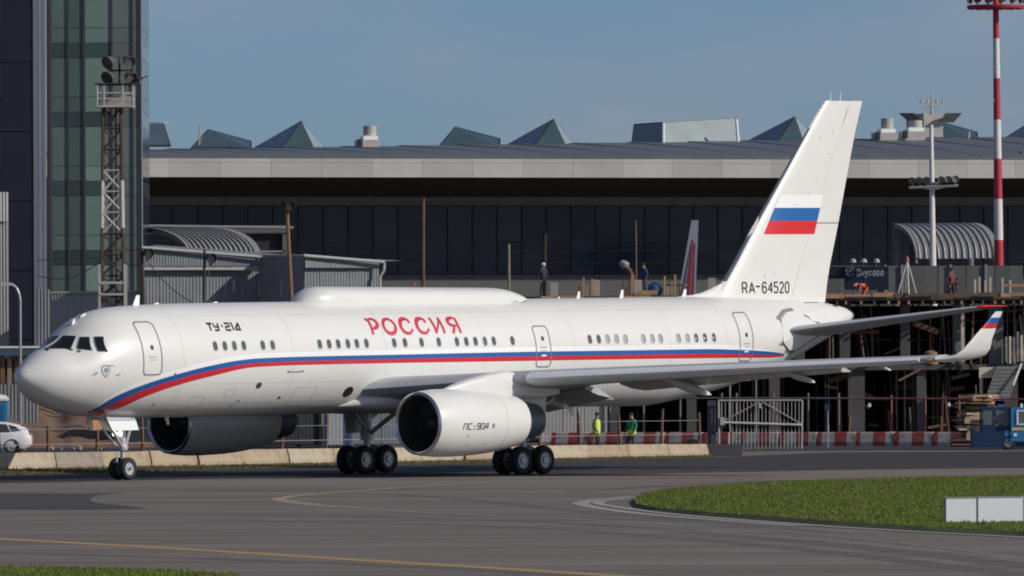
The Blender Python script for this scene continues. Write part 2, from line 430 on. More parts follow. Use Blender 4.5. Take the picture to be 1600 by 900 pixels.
# stripes, laid on the skin from the nose to the tail
BT = [(3.0, 2.56), (3.12, 2.69), (3.52, 3.02), (4.78, 3.48), (6.25, 3.81), (7.81, 4.08), (9.44, 4.27), (10.27, 4.32), (13, 4.355), (16.97, 4.36), (23.9, 4.37), (31.05, 4.35), (34.75, 4.34), (36.72, 4.29), (38.87, 4.2), (40.2, 4.09)]
RT = [(3.3, 2.5), (3.53, 2.71), (3.7, 2.82), (4.86, 3.29), (6.29, 3.63), (7.84, 3.90), (10.27, 4.16), (13, 4.2), (16.97, 4.205), (23.89, 4.21), (31.05, 4.18), (34.75, 4.17), (36.74, 4.13), (38.94, 4.07), (40.2, 4.04)]
RB = [(3.75, 2.42), (4.0, 2.56), (4.2, 2.67), (5.02, 3.04), (6.38, 3.42), (7.88, 3.70), (10.28, 4.02), (13, 4.06), (16.98, 4.06), (23.9, 4.04), (31.06, 4.02), (34.78, 4.0), (36.79, 3.99), (39.03, 3.97), (40.2, 4.0)]
def curve(T):
    xs = np.array([p[0] for p in T]); ys = np.array([p[1] for p in T]); return lambda a: pchip(min(max(a, xs[0]), xs[-1]), xs, ys)
fBT, fRT, fRB = curve(BT), curve(RT), curve(RB)
def band(name, lo, hi, a0, a1, m, off, k=5):
    for side in (1, -1):
        mb = MB(); rr = []
        for a in np.concatenate([np.linspace(a0, 6, 40), np.linspace(6.2, 12, 40), np.linspace(12.5, 33, 40), np.linspace(33.2, a1, 50)]):
            zt, zb, hw = sec(a); l_, h_ = max(lo(a), zb + .004), max(hi(a), zb + .004)
            rr.append([skin(a, l_ + (h_ - l_) * i / k, off, side) for i in range(k + 1)])
        mb.loft(rr, closed=False).build(name, m, jet, 60)
band('blue_stripe', fRT, fBT, 3.02, 40.15, M_BLUE, .006)
band('red_stripe', fRB, fRT, 3.32, 40.15, M_RED, .006)
band('white_stripe', fBT, lambda a: fBT(a) + .17 * min(1, max(0, (40 - a) / 4)), 3.1, 40.1, M_BRIGHT, .003)

# cabin windows (port side): pane with its rim
WX = [8.23, 8.72, 9.21, 9.69, 10.67, 11.18, 13.63, 14.12, 14.6, 15.11, 15.58, 16.09, 17.57, 18.14, 19.03, 19.96, 20.94, 21.45, 21.95, 22.46, 22.95, 23.97,
      28.27, 28.77, 29.27, 29.78, 30.28, 31.3, 31.81, 32.28, 33.31, 33.83, 34.33, 34.84, 35.37]
def oval(a0, z0, rx, rz, n=20, e=2.6):
    return [(a0 + rx * math.copysign(abs(math.cos(t)) ** (2 / e), math.cos(t)), z0 + rz * math.copysign(abs(math.sin(t)) ** (2 / e), math.sin(t))) for t in np.linspace(0, 2 * math.pi, n, endpoint=False)]
for side in (1, -1):
    for i, a in enumerate(WX):
        z0 = 4.79 - (.02 if a > 30 else 0)
        o = oval(a, z0, .125, .175); inn_ = oval(a, z0, .10, .15)
        rim = MB().loft([[skin(p[0], p[1], .001, side) for p in oval(a, z0, .15, .20)], [skin(p[0], p[1], .012, side) for p in o], [skin(p[0], p[1], -.004, side) for p in inn_]], False, False)
        blind = a > 29 and a < 34.2
        pn = MB().add([skin(p[0], p[1], .004, side) for p in oval(a, z0, .122, .172)], [tuple(range(20))])
        w_ = pn.build('window', M_PANE, jet)
        rim.build('window_rim', M_RIM, w_)
        if blind:
            MB().add([skin(p[0] - .02, p[1] - .01, .008, side) for p in oval(a, z0, .085, .155)], [tuple(range(20))]).build('window_blind', M_PANEL, w_)

# cockpit glazing
PANES = [((.07, 4.79), (.06, 5.235), (.60, 5.215), (.81, 4.775)), ((.94, 4.775), (.73, 5.18), (1.0, 5.18), (1.31, 4.70)), ((1.10, 5.185), (1.29, 5.185), (1.575, 4.655), (1.42, 4.675))]
for side in (1, -1):
    for k, c in enumerate(PANES):
        if k == 2: c = (c[3], c[0], c[1], c[2])
        rr = []
        for i in range(9):
            s_ = i / 8; rr.append([])
            for j in range(9):
                t = j / 8
                bl = [(1 - s_) * ((1 - t) * c[0][q] + t * c[1][q]) + s_ * ((1 - t) * c[3][q] + t * c[2][q]) for q in (0, 1)]
                rr[-1].append(nose_pt(bl[0], bl[1], .008, side))
        wp = MB().loft(rr, closed=False).build('cockpit_window', M_COCK, jet, 60)
        edge = rr[0] + [r_[-1] for r_ in rr[1:]] + rr[-1][-2::-1] + [r_[0] for r_ in rr[-2:0:-1]]
        fr = MB(); fr.pipe(edge + edge[:1], .012, 5); fr.build('window_seal', mat('window_seal', (.30, .31, .32), .5), wp)
for b in (.33, .9):      # wipers
    MB().pipe([nose_pt(b, 4.72, .03), nose_pt(b - .28, 4.80, .03)], .018).build('wiper', M_BLACK, jet)
MB().lathe([(0, .07), (.05, .06)], nose_pt(1.05, 4.69, -.02), (-.4, -.9, .1), 10, True, True).build('vent_disc', M_DKMET, jet)

# doors: seam outline raised from the skin, with a small window and placards
def outline(poly, w, off):
    mb = MB(); n = len(poly)
    for i in range(n):
        p, q = poly[i], poly[(i + 1) % n]; L = math.hypot(q[0] - p[0], q[1] - p[1]); k = max(2, int(L / .08))
        rr = []
        for j in range(k + 1):
            t = j / k; x, y = p[0] + (q[0] - p[0]) * t, p[1] + (q[1] - p[1]) * t; nx, ny = -(q[1] - p[1]) / L * w / 2, (q[0] - p[0]) / L * w / 2
            ex = (j == 0) * -w / 2 + (j == k) * w / 2
            x += (q[0] - p[0]) / L * ex; y += (q[1] - p[1]) / L * ex
            rr.append([skin(x + nx, y + ny, off), skin(x - nx, y - ny, off)])
        mb.loft(rr, closed=False)
    return mb
def rrect(a0, a1, z0, z1, r, n=4):
    P = []
    for cx_, cz, s_ in ((a1 - r, z1 - r, 0), (a0 + r, z1 - r, 90), (a0 + r, z0 + r, 180), (a1 - r, z0 + r, 270)):
        for k in range(n + 1): t = R(s_ + 90 * k / n); P.append((cx_ + r * math.cos(t), cz + r * math.sin(t)))
    return P
def fill(poly_a, poly_z, off, m, name, parent, na=2, nz=6):
    rr = [[skin(poly_a[0] + (poly_a[1] - poly_a[0]) * i / na, poly_z[0] + (poly_z[1] - poly_z[0]) * j / nz, off) for i in range(na + 1)] for j in range(nz + 1)]
    return MB().loft(rr, closed=False).build(name, m, parent, 60)
for a0, a1, z0, z1, wz in ((4.62, 5.5, 3.82, 5.68, 4.78), (25.23, 26.03, 3.80, 5.31, 4.85), (36.96, 37.78, 3.86, 5.70, 4.85)):
    d = outline(rrect(a0, a1, z0, z1, .15), .045, .009).build('door', M_SEAM, jet)
    MB().add([skin(p[0], p[1], .010) for p in oval((a0 + a1) / 2 + .02, wz, .075, .085)], [tuple(range(20))]).build('door_window', M_BLACK, d)
    ac = (a0 + a1) / 2
    fill((ac - .2, ac + .2), (wz - .36, wz - .30), .009, mat('placard_pink', (.62, .42, .40), .6), 'placard', d)
    fill((ac - .17, ac + .17), (wz - .46, wz - .43), .009, mat('placard_grey', (.45, .45, .46), .6), 'door_handle', d)
    if a0 > 20: fill((ac - .13, ac + .13), (4.19, 4.25), .012, M_BRIGHT, 'sill_plate', d)

# skin details: ports, vents, probes
def disc(a, z, r, m, name, off=.008): MB().loft([[skin(p[0], p[1], off) for p in oval(a, z, r * q, r * q * .8, 14, 2)] for q in (1, .75, .5, .25, .05)]).build(name, m, jet)
disc(10.6, 3.36, .14, M_DKMET, 'vent_port'); disc(15.45, 3.05, .24, M_BLACK, 'air_intake'); disc(6.18, 3.83, .05, M_SEAM, 'static_port'); disc(11.95, 2.9, .07, M_DKMET, 'drain_port')
fill((11.93, 12.74), (3.80, 3.83), .009, M_DKMET, 'hatch_hinge', jet); fill((11.93, 11.99), (3.83, 3.87), .009, M_DKMET, 'hatch_hinge', jet); fill((12.68, 12.74), (3.83, 3.87), .009, M_DKMET, 'hatch_hinge', jet)
for a, z in ((2.55, 3.92), (3.5, 3.88), (5.7, 2.78), (9.9, 2.85)):
    p = skin(a, z, -.01); q = skin(a, z, .16); q = skin(a, z, .07); MB().tube(p, q, .018).tube(q, q + Vector((-.12, 0, .01)), .016, .01).build('pitot_probe', M_DKMET if a != 3.5 else M_METAL, jet)
# crest beside the cockpit: grey shield with inner marks
def flat(poly, off, m, name, parent): return MB().add([skin(p[0], p[1], off) for p in poly], [tuple(range(len(poly)))]).build(name, m, parent)
M_CREST = mat('crest_blue_grey', (.26, .31, .38), .5); sh = [(2.73, 4.14), (2.82, 4.19), (2.93, 4.20), (3.04, 4.18), (3.10, 4.12), (3.09, 3.94), (3.02, 3.82), (2.92, 3.74), (2.82, 3.83), (2.74, 3.95)]
crest = flat(sh, .007, M_CREST, 'crest', jet)
flat([(2.92 + (x - 2.92) * .78, 3.97 + (z - 3.97) * .78) for x, z in sh], .010, M_WHITE, 'crest_field', crest)
flat([(2.86, 4.09), (3.0, 4.10), (3.03, 4.0), (2.98, 3.92), (2.88, 3.92), (2.82, 4.0)], .013, M_CREST, 'crest_mark', crest)
flat([(2.9, 3.90), (2.97, 3.90), (2.93, 3.80)], .013, M_CREST, 'crest_mark', crest)
fill((3.06, 3.26), (4.155, 4.185), .011, M_CREST, 'crest_ribbon', crest, 2, 1)

# lettering, drawn stroke by stroke and laid on the skin
def strokes_mesh(mb, glyph, put, x0, y0, w, h, sw, slant=0.0):
    for st in glyph:
        pts = [(x0 + p[0] * w + (p[1]) * h * slant, y0 + p[1] * h, (p[2] if len(p) > 2 else 1.0) * sw) for p in st]
        # resample
        Q = []
        for p, q in zip(pts[:-1], pts[1:]):
            L = math.hypot(q[0] - p[0], q[1] - p[1]); k = max(1, int(L / .07))
            for j in range(k): t = j / k; Q.append(tuple(p[i] + (q[i] - p[i]) * t for i in range(3)))
        Q.append(pts[-1]); rr = []
        closed = math.hypot(pts[0][0] - pts[-1][0], pts[0][1] - pts[-1][1]) < 1e-4
        for i, q in enumerate(Q):
            a = Q[i - 1] if i > 0 else (Q[-2] if closed else Q[0]); b = Q[i + 1] if i < len(Q) - 1 else (Q[1] if closed else Q[-1])
            dx, dy = b[0] - a[0], b[1] - a[1]; L = math.hypot(dx, dy) or 1; nx, ny = -dy / L * q[2] / 2, dx / L * q[2] / 2
            rr.append([put(q[0] + nx, q[1] + ny), put(q[0] - nx, q[1] - ny)])
        mb.loft(rr, closed=False)
def arc(cx_, cy, rx, ry, a0, a1, n=12, w0=1.0, w1=None):
    w1 = w0 if w1 is None else w1
    return [(cx_ + rx * math.cos(R(a0 + (a1 - a0) * i / n)), cy + ry * math.sin(R(a0 + (a1 - a0) * i / n)), w0 + (w1 - w0) * abs(math.sin(math.pi * i / n))) for i in range(n + 1)]
G = {'P': [[(.02, .97, .5), (.16, .93, 1.1)], [(.2, .99, 1.1), (.24, .5, 1.0), (.24, 0, 1.0)], arc(.34, .68, .34, .30, 100, -110, 12, .55, 1.2)],
     'O': [arc(.45, .5, .36, .46, 90, 450, 24, .8, 1.15)],
     'C': [arc(.46, .5, .36, .46, 45, 305, 20, .75, 1.25), [(.66, .68, .5), (.72, .86, 1.2)], [(.62, .12, .5), (.8, .28, .9)]],
     'I': [[(.1, 1, 1.1), (.2, .5, 1), (.24, 0, 1.0)], [(.62, 1, 1.1), (.70, .5, 1), (.74, 0, 1.0)], [(.24, .06, .6), (.46, .5, .7), (.66, .95, .6)]],
     'JA': [[(.66, .98, 1.0), (.70, .5, 1.0), (.76, 0, 1.0)], arc(.48, .72, .34, .25, 70, 290, 12, .6, 1.2), [(.48, .46, .7), (.28, 0, 1.1)]]}
mb = MB()
for ch, a in zip(['P', 'O', 'C', 'C', 'I', 'JA'], (16.36, 17.16, 18.06, 18.93, 19.76, 20.62)):
    strokes_mesh(mb, G[ch], lambda x, y: skin(x, y, .009), a, 5.10, .86, .58, .125, .12)
mb.build('red_title_lettering', mat('red_lettering', (.60, .035, .06), .4, var=.03), jet)
T = {'T': [[(0, .95), (1, .95)], [(.5, .95), (.45, 0)]], 'Y': [[(.12, 1), (.16, .52), (.8, .5)], [(.95, 1), (.82, .06), (.1, .06)]], '.': [[(.3, .62), (.62, .62)]],
     '2': [[(.05, .95), (.9, .95), (.85, .55), (.1, .48), (.05, .06), (.95, .06)]], '1': [[(.1, .95), (.45, 1), (.45, 0)]], '4': [[(.75, 0), (.85, 1), (.05, .25), (.05, .1), (1.0, .1)]]}
mb = MB()
for ch, a, w_ in zip('TY.214', (8.13, 8.43, 8.80, 9.02, 9.33, 9.52), (.26, .28, .18, .27, .16, .27)):
    strokes_mesh(mb, T[ch], lambda x, y: skin(x, y, .009), a, 5.33, w_, .27, .075 if ch != '.' else .1, .12)
mb.build('type_lettering', M_BLACK, jet)

# skin joints: thin rings round the fuselage and lap lines along it
M_JOINT = mat('skin_joint', (.60, .60, .59), .45, var=.05)
for a in (6.6, 12.2, 17.1, 22.4, 27.4, 32.8, 36.2, 41.6):
    zt_, zb_, hw_ = sec(a); zl = np.linspace(zb_ + .05, zt_ - .02, 30)
    MB().loft([[skin(a - .009, z, .0035) for z in zl], [skin(a + .009, z, .0035) for z in zl]], closed=False).build('skin_joint', M_JOINT, jet)
for z, a0, a1 in ((5.86, 6, 36), (3.45, 8, 15), (2.75, 8, 15)):
    al = np.linspace(a0, a1, 60); MB().loft([[skin(a, z - .007, .0035) for a in al], [skin(a, z + .007, .0035) for a in al]], closed=False).build('skin_joint', M_JOINT, jet)
for a0, a1, z0, z1 in ((12.6, 13.7, 2.62, 3.25), (7.4, 8.1, 2.66, 3.0), (33.2, 34.3, 3.05, 3.6), (9.0, 9.5, 3.0, 3.25)): outline(rrect(a0, a1, z0, z1, .06), .02, .005).build('hatch', M_JOINT, jet)

# fairing on the roof, antennas
rr = []
for a in [14.3 + (26.75 - 14.3) * (0.5 - 0.5 * math.cos(math.pi * i / 30)) for i in range(31)]:
    u = (a - 14.3) / 12.45; h_ = (.58 - .012 * (a - 14.3)) * min(1, 1 - max(0, (1.25 - (a - 14.3)) / 1.25) ** 2.6) * min(1, 1 - max(0, (a - 24.4) / 2.35) ** 2.4 * .99); w_ = .78 * min(1, .1 + math.sqrt(max(0, min(1, (a - 14.25) / 1.2)))) * min(1, .1 + math.sqrt(max(0, min(1, (26.8 - a) / 2.5))))
    rr.append([(a, w_ * math.sin(t), 6.15 + max(.02, h_ + .15) * max(0, math.cos(t)) ** .62) for t in np.linspace(-math.pi / 2, math.pi / 2, 21)])
dome = MB().loft(rr, closed=False).build('antenna_fairing', M_WHITE, jet, 50)
rng = random.Random(3)
for a in np.arange(15.4, 26, .62):
    for q in range(rng.randint(0, 3)):
        x = a + rng.uniform(-.2, .2); MB().box((x, -.74, 6.24), (rng.uniform(.06, .2), .03, .025)).build('fairing_latch', M_SEAM, dome)
def blade(a, h, c, z=6.3, m=M_BRIGHT, b=0.0):
    MB().loft([[(a - c / 2, b - .02, z), (a + c / 2, b - .012, z), (a + c / 2, b + .012, z), (a - c / 2, b + .02, z)], [(a + c * .1, b - .012, z + h), (a + c * .6, b - .008, z + h), (a + c * .6, b + .008, z + h), (a + c * .1, b + .012, z + h)]]).build('blade_antenna', m, jet)
for a, h, c, z in ((6.1, .38, .34, 6.25), (2.95, .22, .16, 5.6), (3.45, .12, .3, 5.88), (7.1, .07, .3, 6.28), (10.1, .06, .3, 6.3), (29.7, .27, .2, 6.31), (32.15, .31, .22, 6.31), (35.75, .3, .26, 6.31), (28.6, .08, .12, 6.31)): blade(a, h, c, z)
blade(5.0, -.42, .34, 2.36, M_WHITE); blade(7.6, -.30, .2, 2.3, M_WHITE); blade(29.2, -.35, .25, 2.28, M_WHITE)
MB().lathe([(0, .09), (.07, .08), (.1, .02)], (20.6, 0, 6.86), (0, 0, 1), 10, True, True).build('beacon_light', mat('beacon_red', (.4, .05, .03), .3), jet)

# wing-body fairing
rr = []
for a in np.linspace(15.0, 32, 44):
    e = max(0, min(1, (a - 15.2) / 2.2)) * max(0, min(1, (31.5 - a) / 6)); e = e * e * (3 - 2 * e)
    hw, zb, zt = .9 + 1.2 * e, 2.42 - .22 * e, 2.7 + .6 * e
    rr.append([(a, hw * math.copysign(abs(math.sin(t)) ** .8, math.sin(t)), (zt + zb) / 2 + (zt - zb) / 2 * math.copysign(abs(math.cos(t)) ** .8, math.cos(t))) for t in np.linspace(0, 2 * math.pi, 40, endpoint=False)])
MB().loft(rr).build('belly_fairing', M_WHITE, jet, 60)

# ---- wings
def foil(n=12):
    up_ = [(x, .5 * (1.4845 * math.sqrt(x) - .63 * x - 1.758 * x * x + 1.4215 * x ** 3 - .518 * x ** 4) / .5) for x in [(1 - math.cos(math.pi * i / n)) / 2 for i in range(n + 1)]]
    return [(x, y) for x, y in up_[::-1]] + [(x, -y * .85) for x, y in up_[1:-1]]
FOIL = foil()
def wing_sec(b):
    le = 15.33 + .532 * b
    te = 24.4 if b < 7.2 else 24.4 + (b - 7.2) / 13.0 * 3.6
    z = 3.12 + (b - 1.5) * .068 if b < 7 else 3.494 + (b - 7) * .041
    c = te - le; tk = np.interp(b, [1.5, 3, 7, 20.2], [1.12, .95, .66, .26]); inc = np.interp(b, [1.5, 7, 20.2], [.055, .035, .0])
    return le, z, c, tk, inc
def sec_pts(le, z, c, tk, inc, b, s, lim=None):
    P = []
    for x, y in FOIL:
        P.append(Vector((le + x * c, -s * b, z + y * tk - x * c * inc)))
    return P
for s in (1, -1):
    bs = [1.2, 2, 3, 4, 5, 6, 7, 8, 10, 12, 14, 16, 18, 19.4, 20.2]
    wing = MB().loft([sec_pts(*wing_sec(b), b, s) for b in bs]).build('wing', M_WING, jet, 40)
    # slats: four leading edge segments standing a little proud
    for b0, b1 in ((6.95, 10.2), (10.22, 13.5), (13.52, 16.8), (16.82, 19.7)):
        rr = []
        for b in np.linspace(b0, b1, 4):
            le, z, c, tk, inc = wing_sec(b); cs = .16; P = []
            for x, y in FOIL:
                if x <= cs: P.append(Vector((le - .07 + x * c, -s * b, z - .03 + y * tk * 1.08 - x * c * inc)))
            rr.append(P)
        sl = MB().loft(rr); sl.build('slat', M_WINGL, wing, 40)
    # flap panels, slightly lowered
    for b0, b1, cf0, drop in ((2.1, 5.5, 1.9, .62), (7.2, 11.4, 1.35, .40), (11.45, 15.4, 1.05, .30)):
        rr = []
        for b in (b0, b1):
            le, z, c, tk, inc = wing_sec(b); te = le + c; zt_ = z - c * inc; k_ = 1 - .2 * (b - b0) / (b1 - b0); cf, dr = cf0 * k_, drop * k_
            rr.append([(te - .55, -s * b, zt_ + .02), (te - .55, -s * b, zt_ - .14), (te + cf * .1, -s * b, zt_ - .14 - dr * .45), (te + cf * .62, -s * b, zt_ - dr), (te + cf * .15, -s * b, zt_ - dr * .3)])
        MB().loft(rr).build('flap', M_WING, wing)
    # flap track fairings; bright tail colour paints in sunlight beyond the wing's shade
    for b, L in ((3.5, 2.6), (9.65, 3.0), (13.85, 2.2), (17.0, 1.1)):
        le, z, c, tk, inc = wing_sec(b); te = le + c; zt_ = z - c * inc - .14
        kr = L / 2.8; prof = [(0, .02), (.25 * L, .13 * kr), (.55 * L, .17 * kr), (.8 * L, .13 * kr), (L * .82, .125 * kr)]
        o_ = Vector((te - L + .36 * L, -s * b, zt_ + .12)); ax = Vector((1, 0, -.24)).normalized()
        cn = MB().lathe(prof, o_, ax, 12).build('flap_track_fairing', M_WING, wing, 50)
        MB().lathe([(L * .82, .125 * kr), (L * .92, .085 * kr), (L * 1.0, .02)], o_, ax, 12, True, True).build('fairing_tail', M_BRIGHT, cn, 50)
    # winglet
    WL = [(26.07, 20.2, 3.994, 2.0, .25), (26.35, 20.5, 4.03, 1.85, .22), (26.62, 20.72, 4.14, 1.7, .2), (26.9, 20.86, 4.36, 1.5, .17), (27.25, 20.95, 4.7, 1.15, .14), (27.66, 21.02, 5.05, .86, .11), (28.06, 21.09, 5.4, .60, .08), (28.38, 21.15, 5.68, .38, .05)]
    def wl_sec(k, b_in=0.0):
        le, b, z, c, tk = WL[k]; a_, b_ = WL[max(k - 1, 0)], WL[min(k + 1, len(WL) - 1)]; db, dz = b_[1] - a_[1], b_[2] - a_[2]; L = math.hypot(db, dz); nb, nz_ = -dz / L, db / L
        return [Vector((le + x * c, -s * (b + nb * y * tk * (1 + b_in)), z + nz_ * y * tk * (1 + b_in))) for x, y in FOIL]
    wlt = MB().loft([wl_sec(k) for k in range(len(WL))]).build('winglet', M_WHITE, wing, 40)
    def mixsec(t):
        k = min(int(t), len(WL) - 2); f = t - k; A, B = wl_sec(k, .15), wl_sec(k + 1, .15); return [a + (b - a) * f for a, b in zip(A, B)]
    MB().loft([mixsec(5.1), mixsec(5.6)], False, False).build('red_band', M_RED, wlt, 40)
    MB().loft([mixsec(5.6), mixsec(6.25)], False, False).build('blue_band', M_BLUE, wlt, 40)
    MB().lathe([(0, .1), (.18, .06), (.3, .0)], (26.0, -s * 20.05, 4.0), (-1, 0, 0), 10).build('navigation_light', mat('nav_light_lens', (.22, .12, .09), .2), wing)

    # ---- engine
    E = Vector((14.0, -s * 6.2, 1.93))
    nac = MB().lathe([(.10, 1.13), (.35, 1.17), (.9, 1.21), (1.8, 1.22), (2.8, 1.19), (3.6, 1.13)], E, (1, 0, 0), 56).build('nacelle', M_WHITE, jet, 60)
    MB().lathe([(3.6, 1.128), (3.615, 1.11), (3.63, 1.126), (4.2, 1.06), (4.8, .965), (5.1, .905), (5.1, .86), (4.6, .84)], E, (1, 0, 0), 56).build('thrust_reverser', M_WHITE, nac, 50)
    MB().lathe([(.10, 1.131), (.04, 1.10), (0, 1.055), (.02, 1.015), (.10, .985), (.2, .97)], E, (1, 0, 0), 56).build('inlet_lip', M_METAL, nac, 60)
    MB().lathe([(.2, .969), (.6, .95), (1.15, .95)], E, (1, 0, 0), 48).build('inlet_duct', M_INLET, nac, 60)
    fan = MB().lathe([(.6, .0), (.75, .14), (1.0, .27), (1.12, .3)], E, (1, 0, 0), 24)
    for k in range(28):
        t = 2 * math.pi * k / 28; c_, s2 = math.cos(t), math.sin(t); c2, s3 = math.cos(t + .16), math.sin(t + .16)
        fan.quad(E + Vector((1.0, .28 * c_, .28 * s2)), E + Vector((1.0, .94 * c_, .94 * s2)), E + Vector((1.12, .94 * c2, .94 * s3)), E + Vector((1.14, .28 * c2, .28 * s3)))
    fan.lathe([(1.15, .95), (1.16, .01)], E, (1, 0, 0), 32)
    fan.build('fan', M_DKMET, nac)
    MB().lathe([(4.55, .84), (5.1, .80), (5.6, .72), (6.25, .60), (6.25, .56), (5.4, .55)], E, (1, 0, 0), 40).build('exhaust_nozzle', M_NOZ, nac, 50)
    MB().lathe([(4.6, .84), (4.7, .1), (5.6, .3), (6.4, .02)], E, (1, 0, 0), 24).build('exhaust_cone', M_DKMET, nac, 50)
    # pylon
    rr = []
    for a, zt_, zb_, hw in ((15.3, 3.10, 2.95, .06), (15.9, 3.28, 2.9, .2), (16.6, 3.46, 2.85, .27), (17.5, 3.62, 2.8, .3), (18.6, 3.76, 2.75, .3), (19.6, 3.6, 2.72, .27), (20.6, 3.2, 2.72, .2), (21.6, 3.05, 2.85, .06)):
        rr.append([(a, E.y + hw * math.copysign(abs(math.sin(t)) ** .6, math.sin(t)), (zt_ + zb_) / 2 + (zt_ - zb_) / 2 * math.copysign(abs(math.cos(t)) ** .6, math.cos(t))) for t in np.linspace(0, 2 * math.pi, 24, endpoint=False)])
    MB().loft(rr).build('pylon', M_WHITE, nac, 50)
    if s == 1:
        prof = np.array([(.10, 1.13), (.35, 1.17), (.9, 1.21), (1.8, 1.22), (2.8, 1.19), (3.6, 1.13)])
        def ncp(x, z, off=.008):
            r_ = np.interp(x - E.x, prof[:, 0], prof[:, 1]); dz = z - E.z; return Vector((x, E.y - math.sqrt(max(.01, r_ * r_ - dz * dz)) - off, z))
        N_ = {'P': [[(.0, 0), (.1, 1), (.95, 1), (.85, 0)]], 'C': [[(.95, 1), (.1, 1), (0, 0), (.85, 0)]], '-': [[(.1, .55), (.7, .55)], [(.3, .2), (.3, -.25)]], '9': [[(.0, 0), (.85, 0), (.95, 1), (.1, 1), (.05, .5), (.9, .5)]], '0': [[(.0, 0), (.1, 1), (.95, 1), (.85, 0), (0, 0)]], 'A': [[(0, 0), (.6, 1), (.95, 1), (.85, 0)], [(.3, .35), (.9, .35)]]}
        mb = MB()
        for ch, a, w_ in zip('PC-90A', (15.15, 15.40, 15.68, 15.85, 16.08, 16.28), (.2, .2, .12, .19, .18, .2)): strokes_mesh(mb, N_[ch], ncp, a, 1.70, w_, .20, .042, .15)
        mb.build('engine_lettering', M_BLACK, nac)
        for a, z, w_, h_ in ((16.72, 1.72, .12, .16), (15.45, 1.42, .05, .07), (15.6, 1.1, .04, .05), (16.6, 1.12, .03, .07)):
            MB().quad(ncp(a, z), ncp(a + w_, z), ncp(a + w_, z + h_), ncp(a, z + h_)).build('access_mark', M_SEAM, nac)

# ---- tail
FT = [(37.2, 44.1, 6.0, .66), (37.75, 44.2, 6.62, .62), (38.47, 44.38, 7.37, .56), (39.75, 44.9, 8.9, .48), (41.72, 45.56, 11.1, .36), (43.68, 46.25, 13.3, .25), (44.25, 46.5, 13.85, .2)]
M_FIN = mat('fin_off_white_paint', (.735, .73, .695), .38, var=.03, scale=1.1, coat=.15)
def fin_sec(le, te, z, tk, x0=0, x1=1, out=1.0):
    c = te - le; P = []
    for x, y in FOIL:
        x_ = min(max(x, x0), x1); yy = np.interp(x_, [p[0] for p in FOIL[:13]][::-1], [abs(p[1]) for p in FOIL[:13]][::-1]); P.append(Vector((le + x_ * c, math.copysign(yy, y) * tk * out if abs(y) > 1e-6 else 0, z)))
    return P
HG = .66
fin = MB().loft([fin_sec(*q, 0, HG) for q in FT]).build('fin', M_FIN, jet, 35)
for z0, z1 in ((6.04, 9.10), (9.13, 13.86)):
    def lerp(z):
        zs = [q[2] for q in FT]; return tuple(float(np.interp(z, zs, [q[k] for q in FT])) for k in (0, 1)) + (z, float(np.interp(z, zs, [q[3] for q in FT])))
    MB().loft([fin_sec(*lerp(z), HG + .0015, 1) for z in np.linspace(z0, z1, 5)]).build('rudder', M_FIN, fin, 35)
zs = [q[2] for q in FT]
MB().loft([fin_sec(*lerp(z), 0, .02, 1.08) for z in np.linspace(6.9, 13.6, 9)]).build('leading_edge', mat('deicing_strip', (.12, .14, .19), .4, .3), fin, 40)
# fillet ahead of the fin
rr = []
for a, h_, w_ in ((35.4, .02, .05), (36.2, .07, .12), (36.8, .16, .18), (37.3, .30, .2), (37.8, .46, .16), (38.3, .62, .06)):
    rr.append([(a, w_ * math.sin(t), 6.2 + (h_ + .12) * max(0, math.cos(t))) for t in np.linspace(-math.pi / 2, math.pi / 2, 11)])
MB().loft(rr, closed=False).build('fin_fillet', M_WHITE, fin, 60)
# flag, laid on both faces of the fin
def fin_put(a, z, s, off=.012):
    le, te, zz, tk = lerp(z); x_ = (a - le) / (te - le); yy = np.interp(x_, [p[0] for p in FOIL[:13]][::-1], [abs(p[1]) for p in FOIL[:13]][::-1]); return Vector((a, -s * (yy * tk + off), z))
for s in (1, -1):
    for k, (nm, m) in enumerate((('flag_white', M_BRIGHT), ('flag_blue', mat('flag_blue', (.008, .13, .38), .4, var=.02)), ('flag_red', mat('flag_red', (.66, .018, .025), .4, var=.02)))):
        z1, z0 = 10.21 - k * .507, 10.21 - (k + 1) * .507; rr = []
        for z in (z0, z1):
            u = (10.21 - z) / 1.52; al, ar = 41.3 - 1.05 * u, 43.9 - .57 * u
            rr.append([fin_put(al + (ar - al) * i / 10, z, s) for i in range(11)])
        MB().loft(rr, closed=False).build(nm, m, fin, 60)
D_ = {'R': [[(0, 0), (0, 1), (.75, 1), (.95, .85), (.95, .62), (.75, .48), (0, .48)], [(.55, .48), (.98, 0)]], 'A': [[(0, 0), (.5, 1), (1, 0)], [(.18, .3), (.82, .3)]], '-': [[(.0, .62), (1, .62)]],
      '6': [[(.95, .82), (.75, 1), (.25, 1), (0, .8), (0, .2), (.25, 0), (.75, 0), (.95, .2), (.95, .42), (.75, .58), (.05, .58)]], '4': [[(.75, 0), (.75, 1), (0, .3), (1, .3)]],
      '5': [[(.9, 1), (.08, 1), (.04, .58), (.7, .6), (.95, .44), (.95, .18), (.7, 0), (.2, 0), (0, .16)]], '2': [[(.02, .8), (.25, 1), (.75, 1), (.95, .8), (.95, .62), (.0, 0), (1, 0)]],
      '0': [[(0, .2), (0, .8), (.25, 1), (.7, 1), (.95, .8), (.95, .2), (.7, 0), (.25, 0), (0, .2)]]}
mb = MB()
for ch, a, w_ in zip('RA-64520', (38.86, 39.24, 39.63, 40.02, 40.37, 40.73, 41.08, 41.44), (.26, .30, .24, .24, .26, .24, .24, .24)):
    strokes_mesh(mb, D_[ch], lambda x, z: fin_put(x, z, 1, .014), a, 6.44, w_, .40, .062)
mb.build('registration_lettering', M_BLACK, fin)
